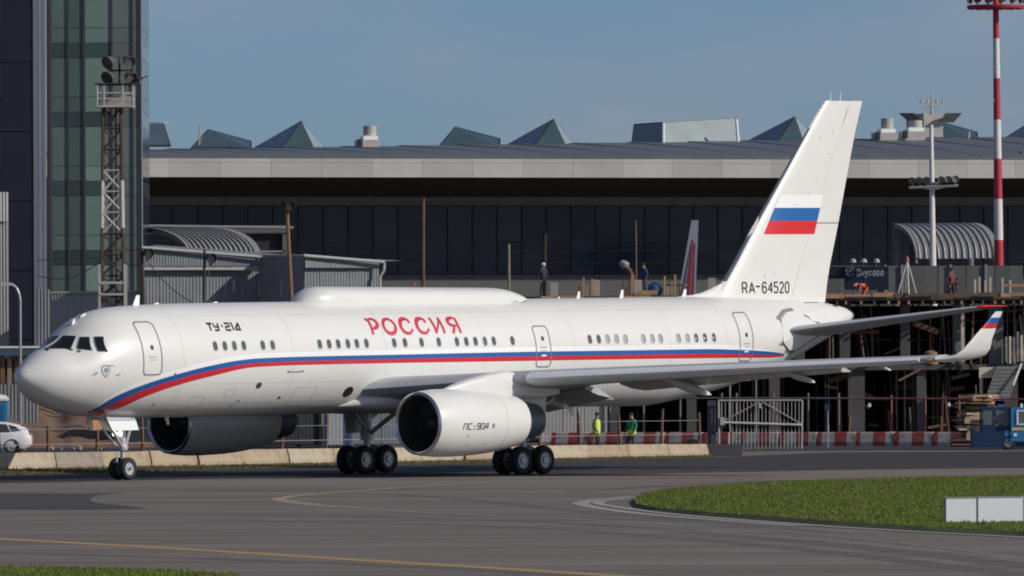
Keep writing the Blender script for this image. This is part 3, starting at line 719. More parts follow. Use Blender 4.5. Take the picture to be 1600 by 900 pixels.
for a in (44.55, 45.15): MB().tube((a, 0, 13.85), (a + .04, 0, 14.2), .03, .012).build('tip_antenna', M_BRIGHT, fin)
rng = random.Random(5)
for k in range(9):
    z = rng.uniform(7, 13); le, te, zz, tk = lerp(z); a = le + (te - le) * rng.uniform(.25, .6); p = fin_put(a, z, 1, .016)
    MB().add([p + Vector((.025 * math.cos(t), 0, .025 * math.sin(t))) for t in np.linspace(0, 6.28, 8, endpoint=False)], [tuple(range(8))]).build('rivet_mark', M_SEAM, fin)
fill((42.2, 44.3), (6.02, 6.05), .012, M_SEAM, 'tail_seam', jet)
MB().box((44.25, -.36, 5.83), (.28, .05, .2)).build('apu_intake', M_BLACK, jet)
MB().lathe([(0, .21), (.12, .2), (.12, .17), (-.1, .15)], (45.5, 0, 5.5), (1, 0, .05), 16).build('apu_exhaust', M_DKMET, jet, 40)
# stabilizers with their fairing plates
for s in (1, -1):
    SB = [(39.35, .6, 4.84, 5.1, .5), (40.0, 1.3, 4.95, 4.55, .44), (42.2, 4.4, 5.38, 2.95, .28), (44.3, 7.35, 5.79, 1.45, .15)]
    def st_sec(q, x0=0, x1=1):
        le, b, z, c, tk = q; return [Vector((le + min(max(x, x0), x1) * c, -s * b, z + y * tk)) for x, y in FOIL]
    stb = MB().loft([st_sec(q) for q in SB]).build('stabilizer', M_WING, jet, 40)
    MB().loft([st_sec(SB[-1]), [p + Vector((.03, -s * .1, .015)) for p in st_sec((44.45, 7.42, 5.8, 1.36, .12))], [p for p in st_sec((45.2, 7.62, 5.83, .75, .05))]], False).build('red_tip', M_RED, stb, 40)
    pl = [(39.75, 5.40), (40.35, 5.66), (40.9, 5.72), (41.6, 5.46), (42.3, 5.22), (42.3, 4.75), (41.6, 4.52), (40.8, 4.22), (40.3, 4.24), (39.75, 4.52)]
    c0 = (40.9, 4.95); n = len(pl); mbp = MB()
    ring = lambda k_, off: [skin(c0[0] + (x - c0[0]) * k_, c0[1] + (z - c0[1]) * k_, off, s) for x, z in pl]
    mbp.loft([ring(1.0, -.03), ring(.97, .07), ring(.5, .12), ring(.05, .13)]); mbp.build('stabilizer_plate', M_WHITE, jet, 20)
    mbp = MB(); mbp.loft([ring(1.17, .010), ring(1.01, .018)], False, False); mbp.build('plate_seam', mat('plate_gap', (.22, .235, .245), .6, var=.1), jet)

# ---- landing gear
def wheel(parent, c, r, w, y_side):
    c = Vector(c); ax = Vector((0, 1, 0))
    t_ = MB().lathe([(-w / 2, r * .58), (-w / 2, r * .86), (-w * .36, r * .97), (-w * .12, r), (w * .12, r), (w * .36, r * .97), (w / 2, r * .86), (w / 2, r * .58)], c, ax, 32).build('tyre', M_TYRE, parent, 40)
    hb = MB().lathe([(-w * .46, r * .58), (-w * .30, r * .5), (-w * .28, r * .25), (-w * .46, r * .2), (-w * .47, .0)], c, ax, 24)
    hb.lathe([(w * .46, r * .58), (w * .30, r * .5), (w * .28, r * .25), (w * .46, r * .2), (w * .47, .0)], c, ax, 24)
    for k in range(8):
        t = k * math.pi / 4
        for q in (-1, 1): hb.tube(c + Vector((math.cos(t) * r * .38, q * w * .24, math.sin(t) * r * .38)), c + Vector((math.cos(t) * r * .38, q * w * .4, math.sin(t) * r * .38)), r * .06, n=6)
    hb.build('hub', M_STEEL, t_, 40)
NG = Vector((5.35, 0, .10))       # ground level under the nose gear in this frame
ng = MB(); ng.tube((5.3, 0, 2.5), (5.35, 0, 1.3), .13, n=14); ng.tube((5.35, 0, 1.3), (5.35, 0, .5), .085, n=12); ng.lathe([(0, .2), (.1, .22), (.2, .16)], (5.34, 0, 1.15), (0, 0, 1), 14, True, True)
ng.build('nose_gear_strut', M_STEEL, jet, 40)
g2 = MB(); g2.tube((4.2, -.3, 2.3), (5.25, -.12, 1.22), .045).tube((4.2, .3, 2.3), (5.25, .12, 1.22), .045).tube((5.75, -.15, 2.3), (5.42, -.06, 1.2), .05).tube((5.1, 0, 1.0), (5.05, 0, .75), .035).tube((5.05, 0, .75), (5.3, 0, .52), .035); g2.build('drag_strut', M_STEEL, jet)
MB().tube((5.35, -.38, .50), (5.35, .38, .50), .06, n=10).build('nose_axle', M_DKMET, jet)
for y in (-.235, .235): wheel(jet, (5.35, y, .50), .395, .27, 1)
for y in (-.13, .13): MB().lathe([(0, .085), (-.02, .10), (-.06, .09), (-.07, .0)], (5.12, y, 1.74), (1, 0, 0), 14).build('taxi_light', mat('lamp_lens', (1.0, .95, .88), .15, emit=2.5), jet, 40)
for s in (1, -1):
    MB().prism([(4.1, -s * .54, 2.20), (5.5, -s * .54, 2.20), (5.6, -s * .58, 1.86), (4.28, -s * .58, 1.86)], (0, s * .03, 0)).build('nose_gear_door', M_BRIGHT, jet); MB().prism([(4.05, -s * .46, 2.44), (5.4, -s * .46, 2.42), (5.5, -s * .53, 2.21), (4.1, -s * .53, 2.21)], (0, s * .03, 0)).build('nose_gear_door_hinge', M_WING, jet)
MB().prism([(3.55, -.30, 2.35), (3.75, -.30, 2.35), (4.1, -.30, 1.92), (3.6, -.30, 1.92)], (0, .02, 0)).build('gear_bay_door', mat('primer_orange', (.42, .19, .09), .7), jet)
for s in (1, -1):
    b = -s * 3.91; zg = -.093; zw = zg + .53
    MB().tube((22.2, b, 3.0), (22.2, b, 1.35), .2, n=16).tube((22.2, b, 1.35), (22.2, b, .55), .13, n=14).lathe([(0, .24), (.22, .26), (.36, .2)], (22.2, b, 1.15), (0, 0, 1), 16, True, True).build('main_gear_strut', M_STEEL, jet, 40)
    MB().box((22.2, b, zw), (1.5, .22, .24)).build('bogie_beam', M_DKMET, jet)
    MB().tube((22.2, b, 1.3), (22.15, -s * 2.0, 2.4), .085).tube((22.3, b, 1.9), (23.9, b, 2.7), .07).tube((22.1, b, 1.6), (20.9, b, 2.85), .07).tube((22.45, b, .9), (22.75, b, .7), .05).tube((22.75, b, .7), (22.4, b, .5), .05).build('side_strut', M_STEEL, jet)
    MB().prism([(21.3, b - s * .45, 3.0), (23.0, b - s * .45, 2.9), (22.85, b - s * .5, 1.45), (21.6, b - s * .5, 1.4)], (0, s * .04, 0)).build('main_gear_door', M_WHITE if s == 1 else M_WING, jet)
    for da in (-.61, .61):
        MB().tube((22.2 + da, b - .5, zw), (22.2 + da, b + .5, zw), .07, n=10).build('main_axle', M_DKMET, jet)
        for dy in (-.39, .39): wheel(jet, (22.2 + da, b + dy, zw), .525, .37, 1)
# ---------------------------------------------------------------- terminal building (own frame: x along the front, y inwards, z up)
TROT = math.atan2(15.0, 57.3)
TM_ = Matrix.Translation((-23.4, 553.0, 0)) @ Matrix.Rotation(TROT, 4, 'Z')
term = thing('terminal_building', 'long grey airport terminal with pale roof fascia and dark glass front', 'building', M=TM_)
del MATRIX[term.name]
TI = TM_.inverted()
def tpt(px, py, d=0.0):
    """surveyed bearing met with the plane y = d of the terminal's own frame"""
    a, b = TI @ at(px, py, 400.0), TI @ at(px, py, 700.0); t = (d - a.y) / (b.y - a.y); return a + (b - a) * t
M_FASC = mat('fascia_metal', (.44, .43, .41), .5, .0, var=.08, scale=.5)
M_FASC2 = mat('fascia_metal_pale', (.50, .49, .465), .5, .0, var=.08, scale=.5)
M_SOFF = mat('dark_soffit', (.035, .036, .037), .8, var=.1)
M_BEAM = mat('facade_beam', (.16, .16, .155), .7, var=.12, scale=.6)
M_ROOF = mat('zinc_roof', (.115, .13, .145), .5, .0, var=.15, scale=.25, stretch=(1, .15, 1))
M_GLASS = [mat('facade_glass_%d' % k, c, .14, var=.25, scale=.22, spec=.28) for k, c in enumerate(((.011, .024, .040), (.014, .030, .048), (.008, .019, .032), (.021, .040, .058)))]
M_MULL = mat('dark_mullion', (.014, .02, .026), .6, var=.1)
M_TRANS = mat('transom_metal', (.06, .075, .09), .45, var=.1)
M_SKYG = mat('skylight_glass', (.045, .085, .095), .2, var=.15, scale=.6, spec=.35)
M_SKYG2 = mat('skylight_glass_side', (.07, .105, .135), .25, var=.15, scale=.6, spec=.35)
M_SKYP = mat('skylight_glass_pale', (.30, .36, .37), .3, var=.12, scale=.6)
M_VENT = mat('vent_metal', (.42, .40, .385), .6, var=.2, scale=1.5)
M_CONC = mat('raw_concrete', (.24, .235, .225), .9, var=.2, scale=.8, bump=.2)
X0, X1 = -30.0, 82.0
zf1, zf0 = tpt(600, 243, -7).z, tpt(600, 277, -7).z
zb1, zb0, zg0 = tpt(600, 307.5, 0).z, tpt(600, 321, 0).z, tpt(600, 429, 0).z
fa = 3.32
k = 0; x = X0
while x < X1:     # fascia of separate metal panels in two rows with recessed joints
    for z0, z1 in ((zf0, zf0 + .92), (zf0 + .935, zf1)):
        MB().box((x + fa / 2, -7 + .05, (z0 + z1) / 2), (fa - .014, .1, z1 - z0)).build('fascia_panel', M_FASC2 if (k * 7) % 5 < 2 else M_FASC, term)
    k += 1; x += fa
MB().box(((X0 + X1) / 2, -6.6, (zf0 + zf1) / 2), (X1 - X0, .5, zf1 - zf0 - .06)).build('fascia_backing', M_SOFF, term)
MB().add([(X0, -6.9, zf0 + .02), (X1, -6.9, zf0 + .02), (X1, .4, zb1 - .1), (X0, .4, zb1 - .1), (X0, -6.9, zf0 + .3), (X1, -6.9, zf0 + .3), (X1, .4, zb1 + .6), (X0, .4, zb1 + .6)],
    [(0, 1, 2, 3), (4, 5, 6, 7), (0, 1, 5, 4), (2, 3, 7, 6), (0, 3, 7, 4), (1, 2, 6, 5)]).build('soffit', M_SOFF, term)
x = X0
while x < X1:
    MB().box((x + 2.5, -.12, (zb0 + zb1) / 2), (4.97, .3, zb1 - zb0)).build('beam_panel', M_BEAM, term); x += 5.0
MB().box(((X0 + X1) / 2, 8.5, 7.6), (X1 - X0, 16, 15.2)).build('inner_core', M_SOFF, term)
# curtain wall: every pane its own piece
rows = [zb0 - .02] + [tpt(600, y, 0).z for y in (375.5, 392.5, 411)] + [zg0]
pw = 1.66; prng = random.Random(11)
pm = [[MB().box((0, 0, 0), (pw - .045, .05, rows[r] - rows[r + 1] - .05)).mesh('pane', g) for g in M_GLASS] for r in range(4)]
nc = int((72 - 0) / pw)
for c in range(nc):
    for r in range(4):
        inst(pm[r][prng.choice((0, 0, 1, 1, 2, 3))], 'pane', term, (pw * (c + .5), .15, (rows[r] + rows[r + 1]) / 2), (R(prng.uniform(-.25, .25)), 0, R(prng.uniform(-.3, .3))))
mm = MB().box((0, 0, (rows[0] + zg0) / 2), (.05, .14, rows[0] - zg0)).mesh('mullion', M_MULL)
for c in range(nc + 1): inst(mm, 'mullion', term, (pw * c, .10, 0))
for y in rows[1:4]: MB().box((36, .06, y), (72, .12, .045)).build('transom', M_TRANS, term)
x = 0.0
while x < 72: MB().box((x + 3, -.05, zg0 - .75), (5.96, .5, 1.45)).build('parapet_panel', mat('parapet_metal', (.10, .105, .105), .7, var=.12, scale=.5), term); x += 6
MB().box((36, .3, (zg0 - 1.5) / 2), (72, .3, zg0 - 1.5)).build('ground_floor_wall', mat('ground_floor_dark', (.05, .05, .052), .8, var=.2), term)
# roof: gently rising zinc bays
XR0, ZR0, XR1, ZR1 = tpt(500, 0, 21).x, tpt(500, 228.5, 21).z, tpt(1370, 0, 21).x, tpt(1370, 216, 21).z
NB = 28; bw = (X1 - X0) / NB
for i in range(NB):
    xa, xb = X0 + i * bw, X0 + (i + 1) * bw - .04
    zr = ZR0 + (ZR1 - ZR0) * (xa - XR0) / (XR1 - XR0); dz = zr - zf1
    prof = [(-7.02, zf1 + .02), (-6.2, zf1 + .1), (4, zf1 + .1 + dz * .42), (13, zf1 + dz * .75), (21, zf1 + dz), (30, zf1 + dz * .9), (40, zf1 + dz * .5)]
    MB().loft([[(xa, y, z) for y, z in prof] + [(xa, y, z - .2) for y, z in prof[::-1]], [(xb, y, z) for y, z in prof] + [(xb, y, z - .2) for y, z in prof[::-1]]]).build('roof_bay', M_ROOF, term)
# roof lights
def skylight(pts, faces, d0):
    root = None
    for k_, (idx, m) in enumerate(faces):
        P = [tpt(pts[i][0], pts[i][1], d0 + pts[i][2]) for i in idx]
        c = sum(P, Vector()) / len(P); P2 = [c + (p - c) * .97 for p in P]
        n = (P[1] - P[0]).cross(P[2] - P[0]).normalized()
        o = MB().prism(P2, n * .06).build('roof_light' if root is None else 'glazed_face', m, term if root is None else root)
        if root is None: root = o
        fr = MB()
        for a_, b_ in zip(P, P[1:] + P[:1]): fr.tube(a_, b_, .07, n=5)
        fr.build('frame', M_MULL if m is not M_SKYP else M_VENT, root)
    return root
def peak(xl, xf, xr, xb_, xp, yp, yb, d):
    skylight([(xl, yb, 5), (xf, yb, -3), (xr, yb, -2), (xb_, yb, 6), (xp, yp, 1)], [((1, 2, 4), M_SKYG), ((0, 1, 4), M_SKYG2), ((2, 3, 4), M_SKYP), ((0, 3, 4), M_SKYG2)], d)
def wedge(xl, xr, xp, yp, yr, yb, d):
    skylight([(xl, yb, -2), (xr, yb, -1), (xr, yr, 3), (xp, yp, 3), (xl + 4, yb, 6)], [((0, 1, 2, 3), M_SKYG), ((0, 3, 4), M_SKYG2)], d)
peak(398, 440, 489, 506, 470, 190, 231, 22); peak(786, 834, 884, 900, 864, 187, 230, 22); peak(1158, 1212, 1256, 1285, 1241, 183, 226, 22); peak(1560, 1602, 1648, 1668, 1628, 180, 222, 22)
wedge(299, 391, 325, 203, 221, 231, 22); wedge(684, 780, 711, 199, 217, 231, 22); wedge(1440, 1526, 1470, 191, 207, 224, 26)
skylight([(231, 228, 0), (265, 228, 0), (254, 193, 2), (231, 193, 2), (231, 193, 6), (262, 193, 6)], [((0, 1, 2, 3), M_SKYG2), ((3, 2, 5, 4), M_SKYP)], 20)
skylight([(987, 226, 6), (1035, 226, 0), (1035, 192, 1), (991, 195, 6), (1157, 224, 2), (1148, 185, 3), (1150, 186, 9)], [((0, 1, 2, 3), mat('skylight_grey', (.13, .15, .155), .4, var=.2, scale=.4)), ((1, 4, 5, 2), M_SKYP), ((3, 2, 5, 6), M_SKYG)], 20)
for xa, xb, ya, yb in ((1034, 1038, 192, 224), (1147, 1153, 186, 224)):
    a_, b_ = tpt((xa + xb) / 2, ya, 20), tpt((xa + xb) / 2 + (3 if xa > 1100 else 0), yb, 20); MB().tube(a_, b_, .10).build('roof_light_post', M_BRIGHT, term)
def rbox(x0, x1, y0, y1, d, dep, m, name, par=None):
    a_, b_ = tpt(x0, y1, d), tpt(x1, y0, d); c = (a_ + b_) / 2; return MB().box((c.x, d + dep / 2, c.z), (abs(b_.x - a_.x), dep, abs(b_.z - a_.z))).build(name, m, par or term)
def vent(xc, yt, yb, w):
    b_ = rbox(xc - w * .6, xc + w * .6, yb - 11, yb + 3, 18, 1.4, M_VENT, 'roof_vent')
    rbox(xc - w * .36, xc + w * .5, yb - 17, yb - 11, 18.2, 1.0, M_BRIGHT, 'vent_neck', b_)
    p, q = tpt(xc, yb - 17, 18.8), tpt(xc, yt, 18.8); MB().tube(p, q, w * .4 / 24, n=16).build('vent_cowl', M_VENT, b_, 40)
    rbox(xc - w * .62, xc - w * .42, yb - 12, yb, 17.8, .4, M_MULL, 'vent_side', b_)
vent(577, 197, 229, 26); vent(1386, 185, 218, 26); vent(1430, 188, 216, 28)
# control room with flared panels and an aerial
cb = rbox(1443, 1473, 177, 214, 24, 4, M_VENT, 'roof_cabin')
for x0, x1, x2, x3 in ((1407, 1428, 1442, 1424), (1503, 1480, 1470, 1490)):
    P = [tpt(x0, 176.5, 23), tpt(x1, 176.5, 23), tpt(x2, 191, 24), tpt(x3, 191, 24)]; MB().prism(P, (0, .5, 0)).build('flared_panel', M_BEAM if x0 < 1450 else M_VENT, cb)
ar = MB(); ar.tube(tpt(1455, 177, 24), tpt(1455.5, 143, 24), .09, .03).tube(tpt(1436, 160, 24), tpt(1475, 158, 24), .05).tube(tpt(1446, 166, 24), tpt(1465, 163, 24), .06)
for xx in (1439, 1449, 1463, 1473): ar.tube(tpt(xx, 161, 24), tpt(xx, 155, 24), .09, .06)
ar.tube(tpt(1455, 165, 24), tpt(1430, 174, 24), .02).tube(tpt(1455, 165, 24), tpt(1475, 172, 24), .02); ar.build('aerial', M_VENT, cb)
for xx, w_ in ((1512, 5), (310, 3), (313, 1)): MB().tube(tpt(xx, 226, 20), tpt(xx + 2, 205 if w_ > 3 else 195, 20), .03 * w_ * .5).build('lightning_rod', M_VENT, term)
for (xa, ya), (xb, yb) in (((1345, 226), (1420, 240)), ((1575, 228), (1598, 238))): MB().tube(tpt(xa, ya, 12), tpt(xb, yb, -4) , .04).build('roof_cable', M_VENT, term)

# covered walkways with vaulted ribbed roofs (nearer than the glass front)
M_VAULT = mat('vault_metal', (.23, .235, .24), .5, .2, var=.12, scale=.5)
M_VRIB = mat('vault_rib', (.36, .365, .37), .5, .1, var=.1)
def vault(name, label, p0, p1, sx, drop, Y, nr, m_, depth=6.0):
    """quarter vault between two ridge points, falling towards the camera and to the right"""
    A, B = at(p0[0], p0[1], Y + depth), at(p1[0], p1[1], Y + depth); base = Vector((A.x, A.y, 0))
    t = thing(name, label, 'canopy', base); sc_ = Y / FOC; dx, dz = sx * sc_, drop * sc_
    def pt(u, th): q = A + (B - A) * u; return q + Vector((dx * math.sin(th), -depth * math.sin(th), -dz * (1 - math.cos(th))))
    for r_ in range(nr):
        u0, u1 = r_ / nr, (r_ + 1) / nr; ths = [math.pi / 2 * i / 10 for i in range(11)]
        MB().loft([[pt(u0 + .01, h_) for h_ in ths], [pt(u1 - .01, h_) for h_ in ths]], closed=False).build('roof_sheet', m_, t, 40)
        rb = MB(); rb.pipe([pt(u0, h_) + Vector((0, -.02, .03)) for h_ in ths], .06, 5); rb.build('roof_rib', M_VRIB, t)
    for u in (0, 1):
        e = MB(); P = [pt(u, math.pi / 2 * i / 10) for i in range(11)]
        e.loft([[p + Vector((.25 * (1 if u else -1), -.05, .06)) for p in P], [p + Vector((-.1, -.05, .06)) for p in P], [p + Vector((-.1, -.05, -.25)) for p in P], [p + Vector((.25 * (1 if u else -1), -.05, -.25)) for p in P]], closed=False)
        e.build('end_arch', mat('arch_trim', (.30, .30, .295), .6, var=.1), t)
        MB().tube(pt(u, 0) + Vector((0, 0, -.3)), Vector((pt(u, 0).x, pt(u, 0).y, 0)), .2).build('column', M_BEAM, t)
    return t
vault('vaulted_walkway', 'ribbed metal vaulted roof of a walkway beside the glass tower', (224, 357), (322, 357), 84, 47, 505, 13, M_VAULT)
vault('vaulted_walkway', 'ribbed metal vaulted roof of a walkway at right behind the floodlight mast', (1399, 351), (1516, 350), 32, 56, 525, 12, mat('vault_metal_light', (.30, .30, .30), .45, .2, var=.12, scale=.5), 5.0)
# link bridge with a pale eave at left
lb = thing('link_bridge', 'grey link bridge with a pale eave running out of the terminal beside the vaulted walkway', 'bridge', at(330, 500, 520) * 1.0)
for (x0, x1, y0, y1, m_, nm) in ((228, 450, 352, 365, M_BEAM, 'eave'), (395, 447, 366, 392, M_SOFF, 'window_band'), (395, 445, 391.5, 394, M_FASC, 'sill'), (441, 450, 366, 400, M_BEAM, 'end_post'), (228, 447, 395, 430, M_SOFF, 'lower_wall')):
    a_, b_ = at(x0, y1, 528), at(x1, y0, 528); MB().box(((a_.x + b_.x) / 2, 529 + (.3 if nm in ('window_band', 'lower_wall') else 0), (a_.z + b_.z) / 2), (b_.x - a_.x, 2, b_.z - a_.z)).build(nm, m_, lb)
a_, b_ = at(232, 353, 526), at(458, 356, 526); MB().tube(a_, b_, .09).build('handrail', M_VRIB, lb)

# ---------------------------------------------------------------- glass office tower at left
tw = thing('office_tower', 'tall office tower with a green glass front and navy side wall', 'building', (-24, 500, 0))
zt = 34.0
def twx(px): return at(px, 300, 500).x
FL = 4.02
cols = [80, 106.5, 131.5, 175, 207.5, 218.5]
TINT = [(.115, .165, .148), (.088, .125, .115), (.20, .285, .25), (.16, .20, .185), (.17, .21, .19)]
SPAN = [(.05, .08, .082), (.046, .068, .07), (.055, .085, .085), (.15, .175, .17), (.16, .18, .172)]
def z_at(py): return at(150, py, 500).z
r0 = z_at(90)
zrow = []
for fl in range(-7, 4):
    z = r0 + fl * FL
    zrow += [(z + .02, z + .86, 1), (z + .88, z + 1.72, 0), (z + 1.75, z + FL - .01, 0)]
TG = {}
def tglass(c, k, v):
    key = (c, k, v)
    if key not in TG:
        base = (SPAN if k else TINT)[c]; TG[key] = mat('tower_glass_%d%d%d' % key, tuple(q * (.9 + .1 * v) for q in base), .16, var=.1, scale=.4, spec=.4)
    return TG[key]
trng = random.Random(2)
for c in range(5):
    xa, xb = twx(cols[c]) + .03, twx(cols[c + 1]) - .03
    for z0, z1, k in zrow:
        if z1 < 4.5 or z0 > zt: continue
        MB().box(((xa + xb) / 2, 500.0, (z0 + z1) / 2), (xb - xa, .06, z1 - z0), M=Matrix.Rotation(R(trng.uniform(-.2, .2)), 3, 'X')).build('pane', tglass(c, k, trng.randint(0, 2)), tw)
M_TMUL = mat('tower_mullion', (.05, .06, .062), .5, var=.1)
for c, px in enumerate(cols): MB().box((twx(px), 499.98, zt / 2), (.09 if c != 2 else .14, .16, zt)).build('mullion', M_TMUL, tw)
MB().box(((twx(80) + twx(218.5)) / 2, 505, zt / 2), (twx(218.5) - twx(80) - .1, 9.6, zt)).build('core', mat('tower_core', (.02, .025, .028), .8), tw)
xs_ = twx(218.5)
for z0, z1, k in zrow:      # the narrow side face turned to the right
    if z1 < 4.5 or z0 > zt: continue
    for y0, y1 in ((500.15, 504.0), (504.1, 508.0), (508.1, 511.6)):
        MB().box((xs_ + .03, (y0 + y1) / 2, (z0 + z1) / 2), (.06, y1 - y0, z1 - z0)).build('side_pane', mat('tower_side_glass%d' % k, (.03, .045, .062) if not k else (.10, .12, .13), .1, var=.2, spec=.5), tw)
MB().tube((xs_ + .1, 499.95, 0), (xs_ + .1, 499.95, zt), .05, n=6).build('corner_trim', mat('tower_corner', (.22, .25, .28), .4), tw)
# pale pilaster and the navy wing
for k, (xa, xb, m_) in enumerate(((54.5, 62, (.23, .255, .30)), (62.6, 68, (.30, .325, .37)), (68.6, 73.5, (.25, .275, .32)), (74, 80, (.05, .058, .07)))):
    MB().box(((twx(xa) + twx(xb)) / 2, 498.6 + .12 * (k == 3) * 8, zt / 2), (twx(xb) - twx(xa), .7, zt)).build('pilaster_panel', mat('pilaster_%d' % k, m_, .45, .1, var=.08, scale=.3, stretch=(1, 1, .1)), tw)
navy = MB().box(((twx(54) + twx(-160)) / 2, 501, zt / 2), (twx(54) - twx(-160), 5.4, zt)).build('navy_wall', mat('navy_cladding', (.014, .019, .03), .5, var=.15, scale=.4), tw)
for fl in range(-3, 5):
    z0 = z_at(48) + fl * FL
    for xx in (3.0, -50, -100): MB().box((twx(xx), 498.27, z0 + .9), (.30, .08, 1.8)).build('window', M_COCK, navy)
for fl in range(-6, 5): MB().box(((twx(54) + twx(-160)) / 2, 498.28, z_at(97) + fl * FL), (twx(54) - twx(-160), .03, .05)).build('panel_joint', mat('navy_joint', (.006, .008, .012), .7), navy)
# ---------------------------------------------------------------- corrugated sheds behind the airliner's nose
M_COR = mat('corrugated_blue_grey', (.20, .22, .235), .55, .1, var=.12, scale=.5)
M_COR2 = mat('corrugated_grey', (.23, .24, .245), .55, .1, var=.14, scale=.5)
M_CORP = mat('corrugated_pale', (.37, .375, .37), .55, .05, var=.12, scale=.5)
M_EAVE = mat('eave_trim', (.42, .42, .42), .5, var=.1)
M_RUST = mat('rusty_steel', (.17, .085, .05), .8, .1, var=.35, scale=4, bump=.2)
M_BROWN = mat('brown_pole_paint', (.21, .12, .07), .75, var=.3, scale=3)
M_BLKP = mat('black_pole', (.022, .022, .024), .6, var=.2)
M_GALV = mat('galvanised_steel', (.36, .37, .375), .45, .35, var=.12, scale=2)
M_CABLE = mat('black_cable', (.02, .02, .022), .6)
M_PALEMET = mat('pale_painted_steel', (.52, .50, .46), .6, var=.2, scale=3)

def corrugated(p, q, z0, z1a, z1b, m, parent, sheet_w=.95, rib=.16, dep=.02):
    """wall of separate ribbed sheets from plan point p to q; top runs from z1a to z1b"""
    p, q = Vector((p[0], p[1])), Vector((q[0], q[1])); L = (q - p).length; d = (q - p) / L; n = Vector((d.y, -d.x))
    k = max(1, round(L / sheet_w)); w_ = L / k
    for i in range(k):
        a0, a1 = i * w_ + .008, (i + 1) * w_ - .008; nr = max(2, int((a1 - a0) / rib)); lo, hi = [], []
        for j in range(nr * 4 + 1):
            s_ = a0 + (a1 - a0) * j / (nr * 4); off = (0, dep, dep, 0)[j % 4] + (.012 if i % 2 else 0); b = p + d * s_ + n * off; zt_ = z1a + (z1b - z1a) * s_ / L
            lo.append((b.x, b.y, z0)); hi.append((b.x, b.y, zt_))
        MB().loft([lo, hi], closed=False).build('cladding_sheet', m, parent)
def g2(px, Y): v = at(px, 500, Y); return (v.x, v.y)
def zz(px, py, Y): return at(px, py, Y).z
shed = thing('corrugated_shed', 'blue-grey corrugated metal shed with a stepped wing, half hidden behind the forward fuselage', 'shed', (-14, 460, 0))
A_, B_, C_, D4 = g2(222, 464), g2(404, 466), g2(475, 462.5), g2(592, 464.5)
E4 = g2(404, 465.6)
corrugated(A_, B_, 0, zz(222, 417, 464), zz(404, 424, 465), M_COR, shed)
up1 = (A_[0], A_[1] - .5), (B_[0], B_[1] - .5)
corrugated(up1[0], up1[1], zz(222, 416, 464), zz(222, 388, 464), zz(404, 402, 465), M_COR, shed, 1.4)
MB().box(((A_[0] + B_[0]) / 2, (A_[1] + B_[1]) / 2 - .32, zz(313, 419, 467)), (6.4, .25, .25), math.atan2(B_[1] - A_[1], B_[0] - A_[0])).build('band_rail', M_EAVE, shed)
corrugated(E4, C_, 0, zz(405, 398, 466), zz(475, 400, 461), M_COR2, shed)
corrugated(C_, D4, 0, zz(475, 419, 461), zz(592, 420, 465), M_COR, shed)
corrugated((C_[0] + .05, C_[1] - .3), (D4[0], D4[1] - .3), zz(475, 418, 461), zz(475, 400, 461), zz(592, 409.5, 464.5), mat('corrugated_light', (.25, .275, .285), .55, .05, var=.1, scale=.5), shed, 1.6)
MB().tube((A_[0], A_[1] - .7, zz(222, 387, 464)), (B_[0] + .4, B_[1] - .7, zz(408, 402, 465)), .09).build('eave_trim', M_EAVE, shed); er = MB(); er.tube((C_[0] - 2.4, C_[1] + 3, zz(410, 398.5, 463)), (C_[0], C_[1] - .5, zz(475, 399, 461)), .08); er.tube((C_[0], C_[1] - .5, zz(475, 399, 461)), (D4[0] + .3, D4[1] - .5, zz(601, 410, 465)), .09); er.build('eave_trim', M_EAVE, shed)
dp = MB(); dp.pipe([at(600, 411, 464), at(599, 423, 464), at(593, 432, 464), at(593, 470, 464), Vector((at(593, 470, 464).x, 464, 0))], .09); dp.build('downpipe', M_EAVE, shed)
rf = MB(); rf.add([(A_[0], A_[1] - .6, zz(222, 387, 464)), (B_[0], B_[1] - .6, zz(404, 402, 465)), (B_[0] + 1, B_[1] + 18, zz(404, 402, 465) + .4), (A_[0], A_[1] + 18, zz(222, 387, 464) + .4)], [(0, 1, 2, 3)]); rf.build('roof', M_COR2, shed); rf = MB(); rf.add([(C_[0], C_[1] - .4, zz(475, 399.5, 461)), (D4[0], D4[1] - .4, zz(592, 409, 465)), (D4[0] + 1, D4[1] + 20, zz(592, 409, 465) + .3), (E4[0], E4[1] + 4, zz(404, 401, 465))], [(0, 1, 2, 3)]); rf.build('roof', M_COR2, shed)
# low pale shed left of the lattice mast, and the corner block at the picture's left edge
low = thing('corrugated_shed', 'low pale corrugated shed wall in front of the glass tower, behind the lattice mast', 'shed', (-25, 466, 0))
corrugated(g2(79, 466), g2(226, 465), 0, zz(79, 458, 466), zz(226, 455, 465), M_CORP, low)
MB().tube(at(78, 458, 465.8), at(228, 455, 464.8), .07).build('eave_trim', M_EAVE, low)
cb2 = thing('corrugated_block', 'pale corrugated block cut by the left picture edge beside the navy wall', 'shed', (-30, 470, 0))
corrugated(g2(-60, 470), g2(13.5, 470), zz(5, 346, 470), zz(0, 300, 470), zz(13, 300, 470), mat('corrugated_white', (.55, .55, .54), .55, var=.08, scale=.5), cb2)
corrugated(g2(-60, 470.1), g2(13.5, 470.1), 0, zz(0, 346.5, 470), zz(13, 346.5, 470), M_CORP, cb2)
sm = thing('corrugated_block', 'narrow corrugated panel block left of the airliner nose under the pale pilaster', 'shed', (-27, 462, 0))
corrugated(g2(57, 462), g2(78, 462), 0, zz(57, 452, 462), zz(78, 452, 462), M_COR2, sm)
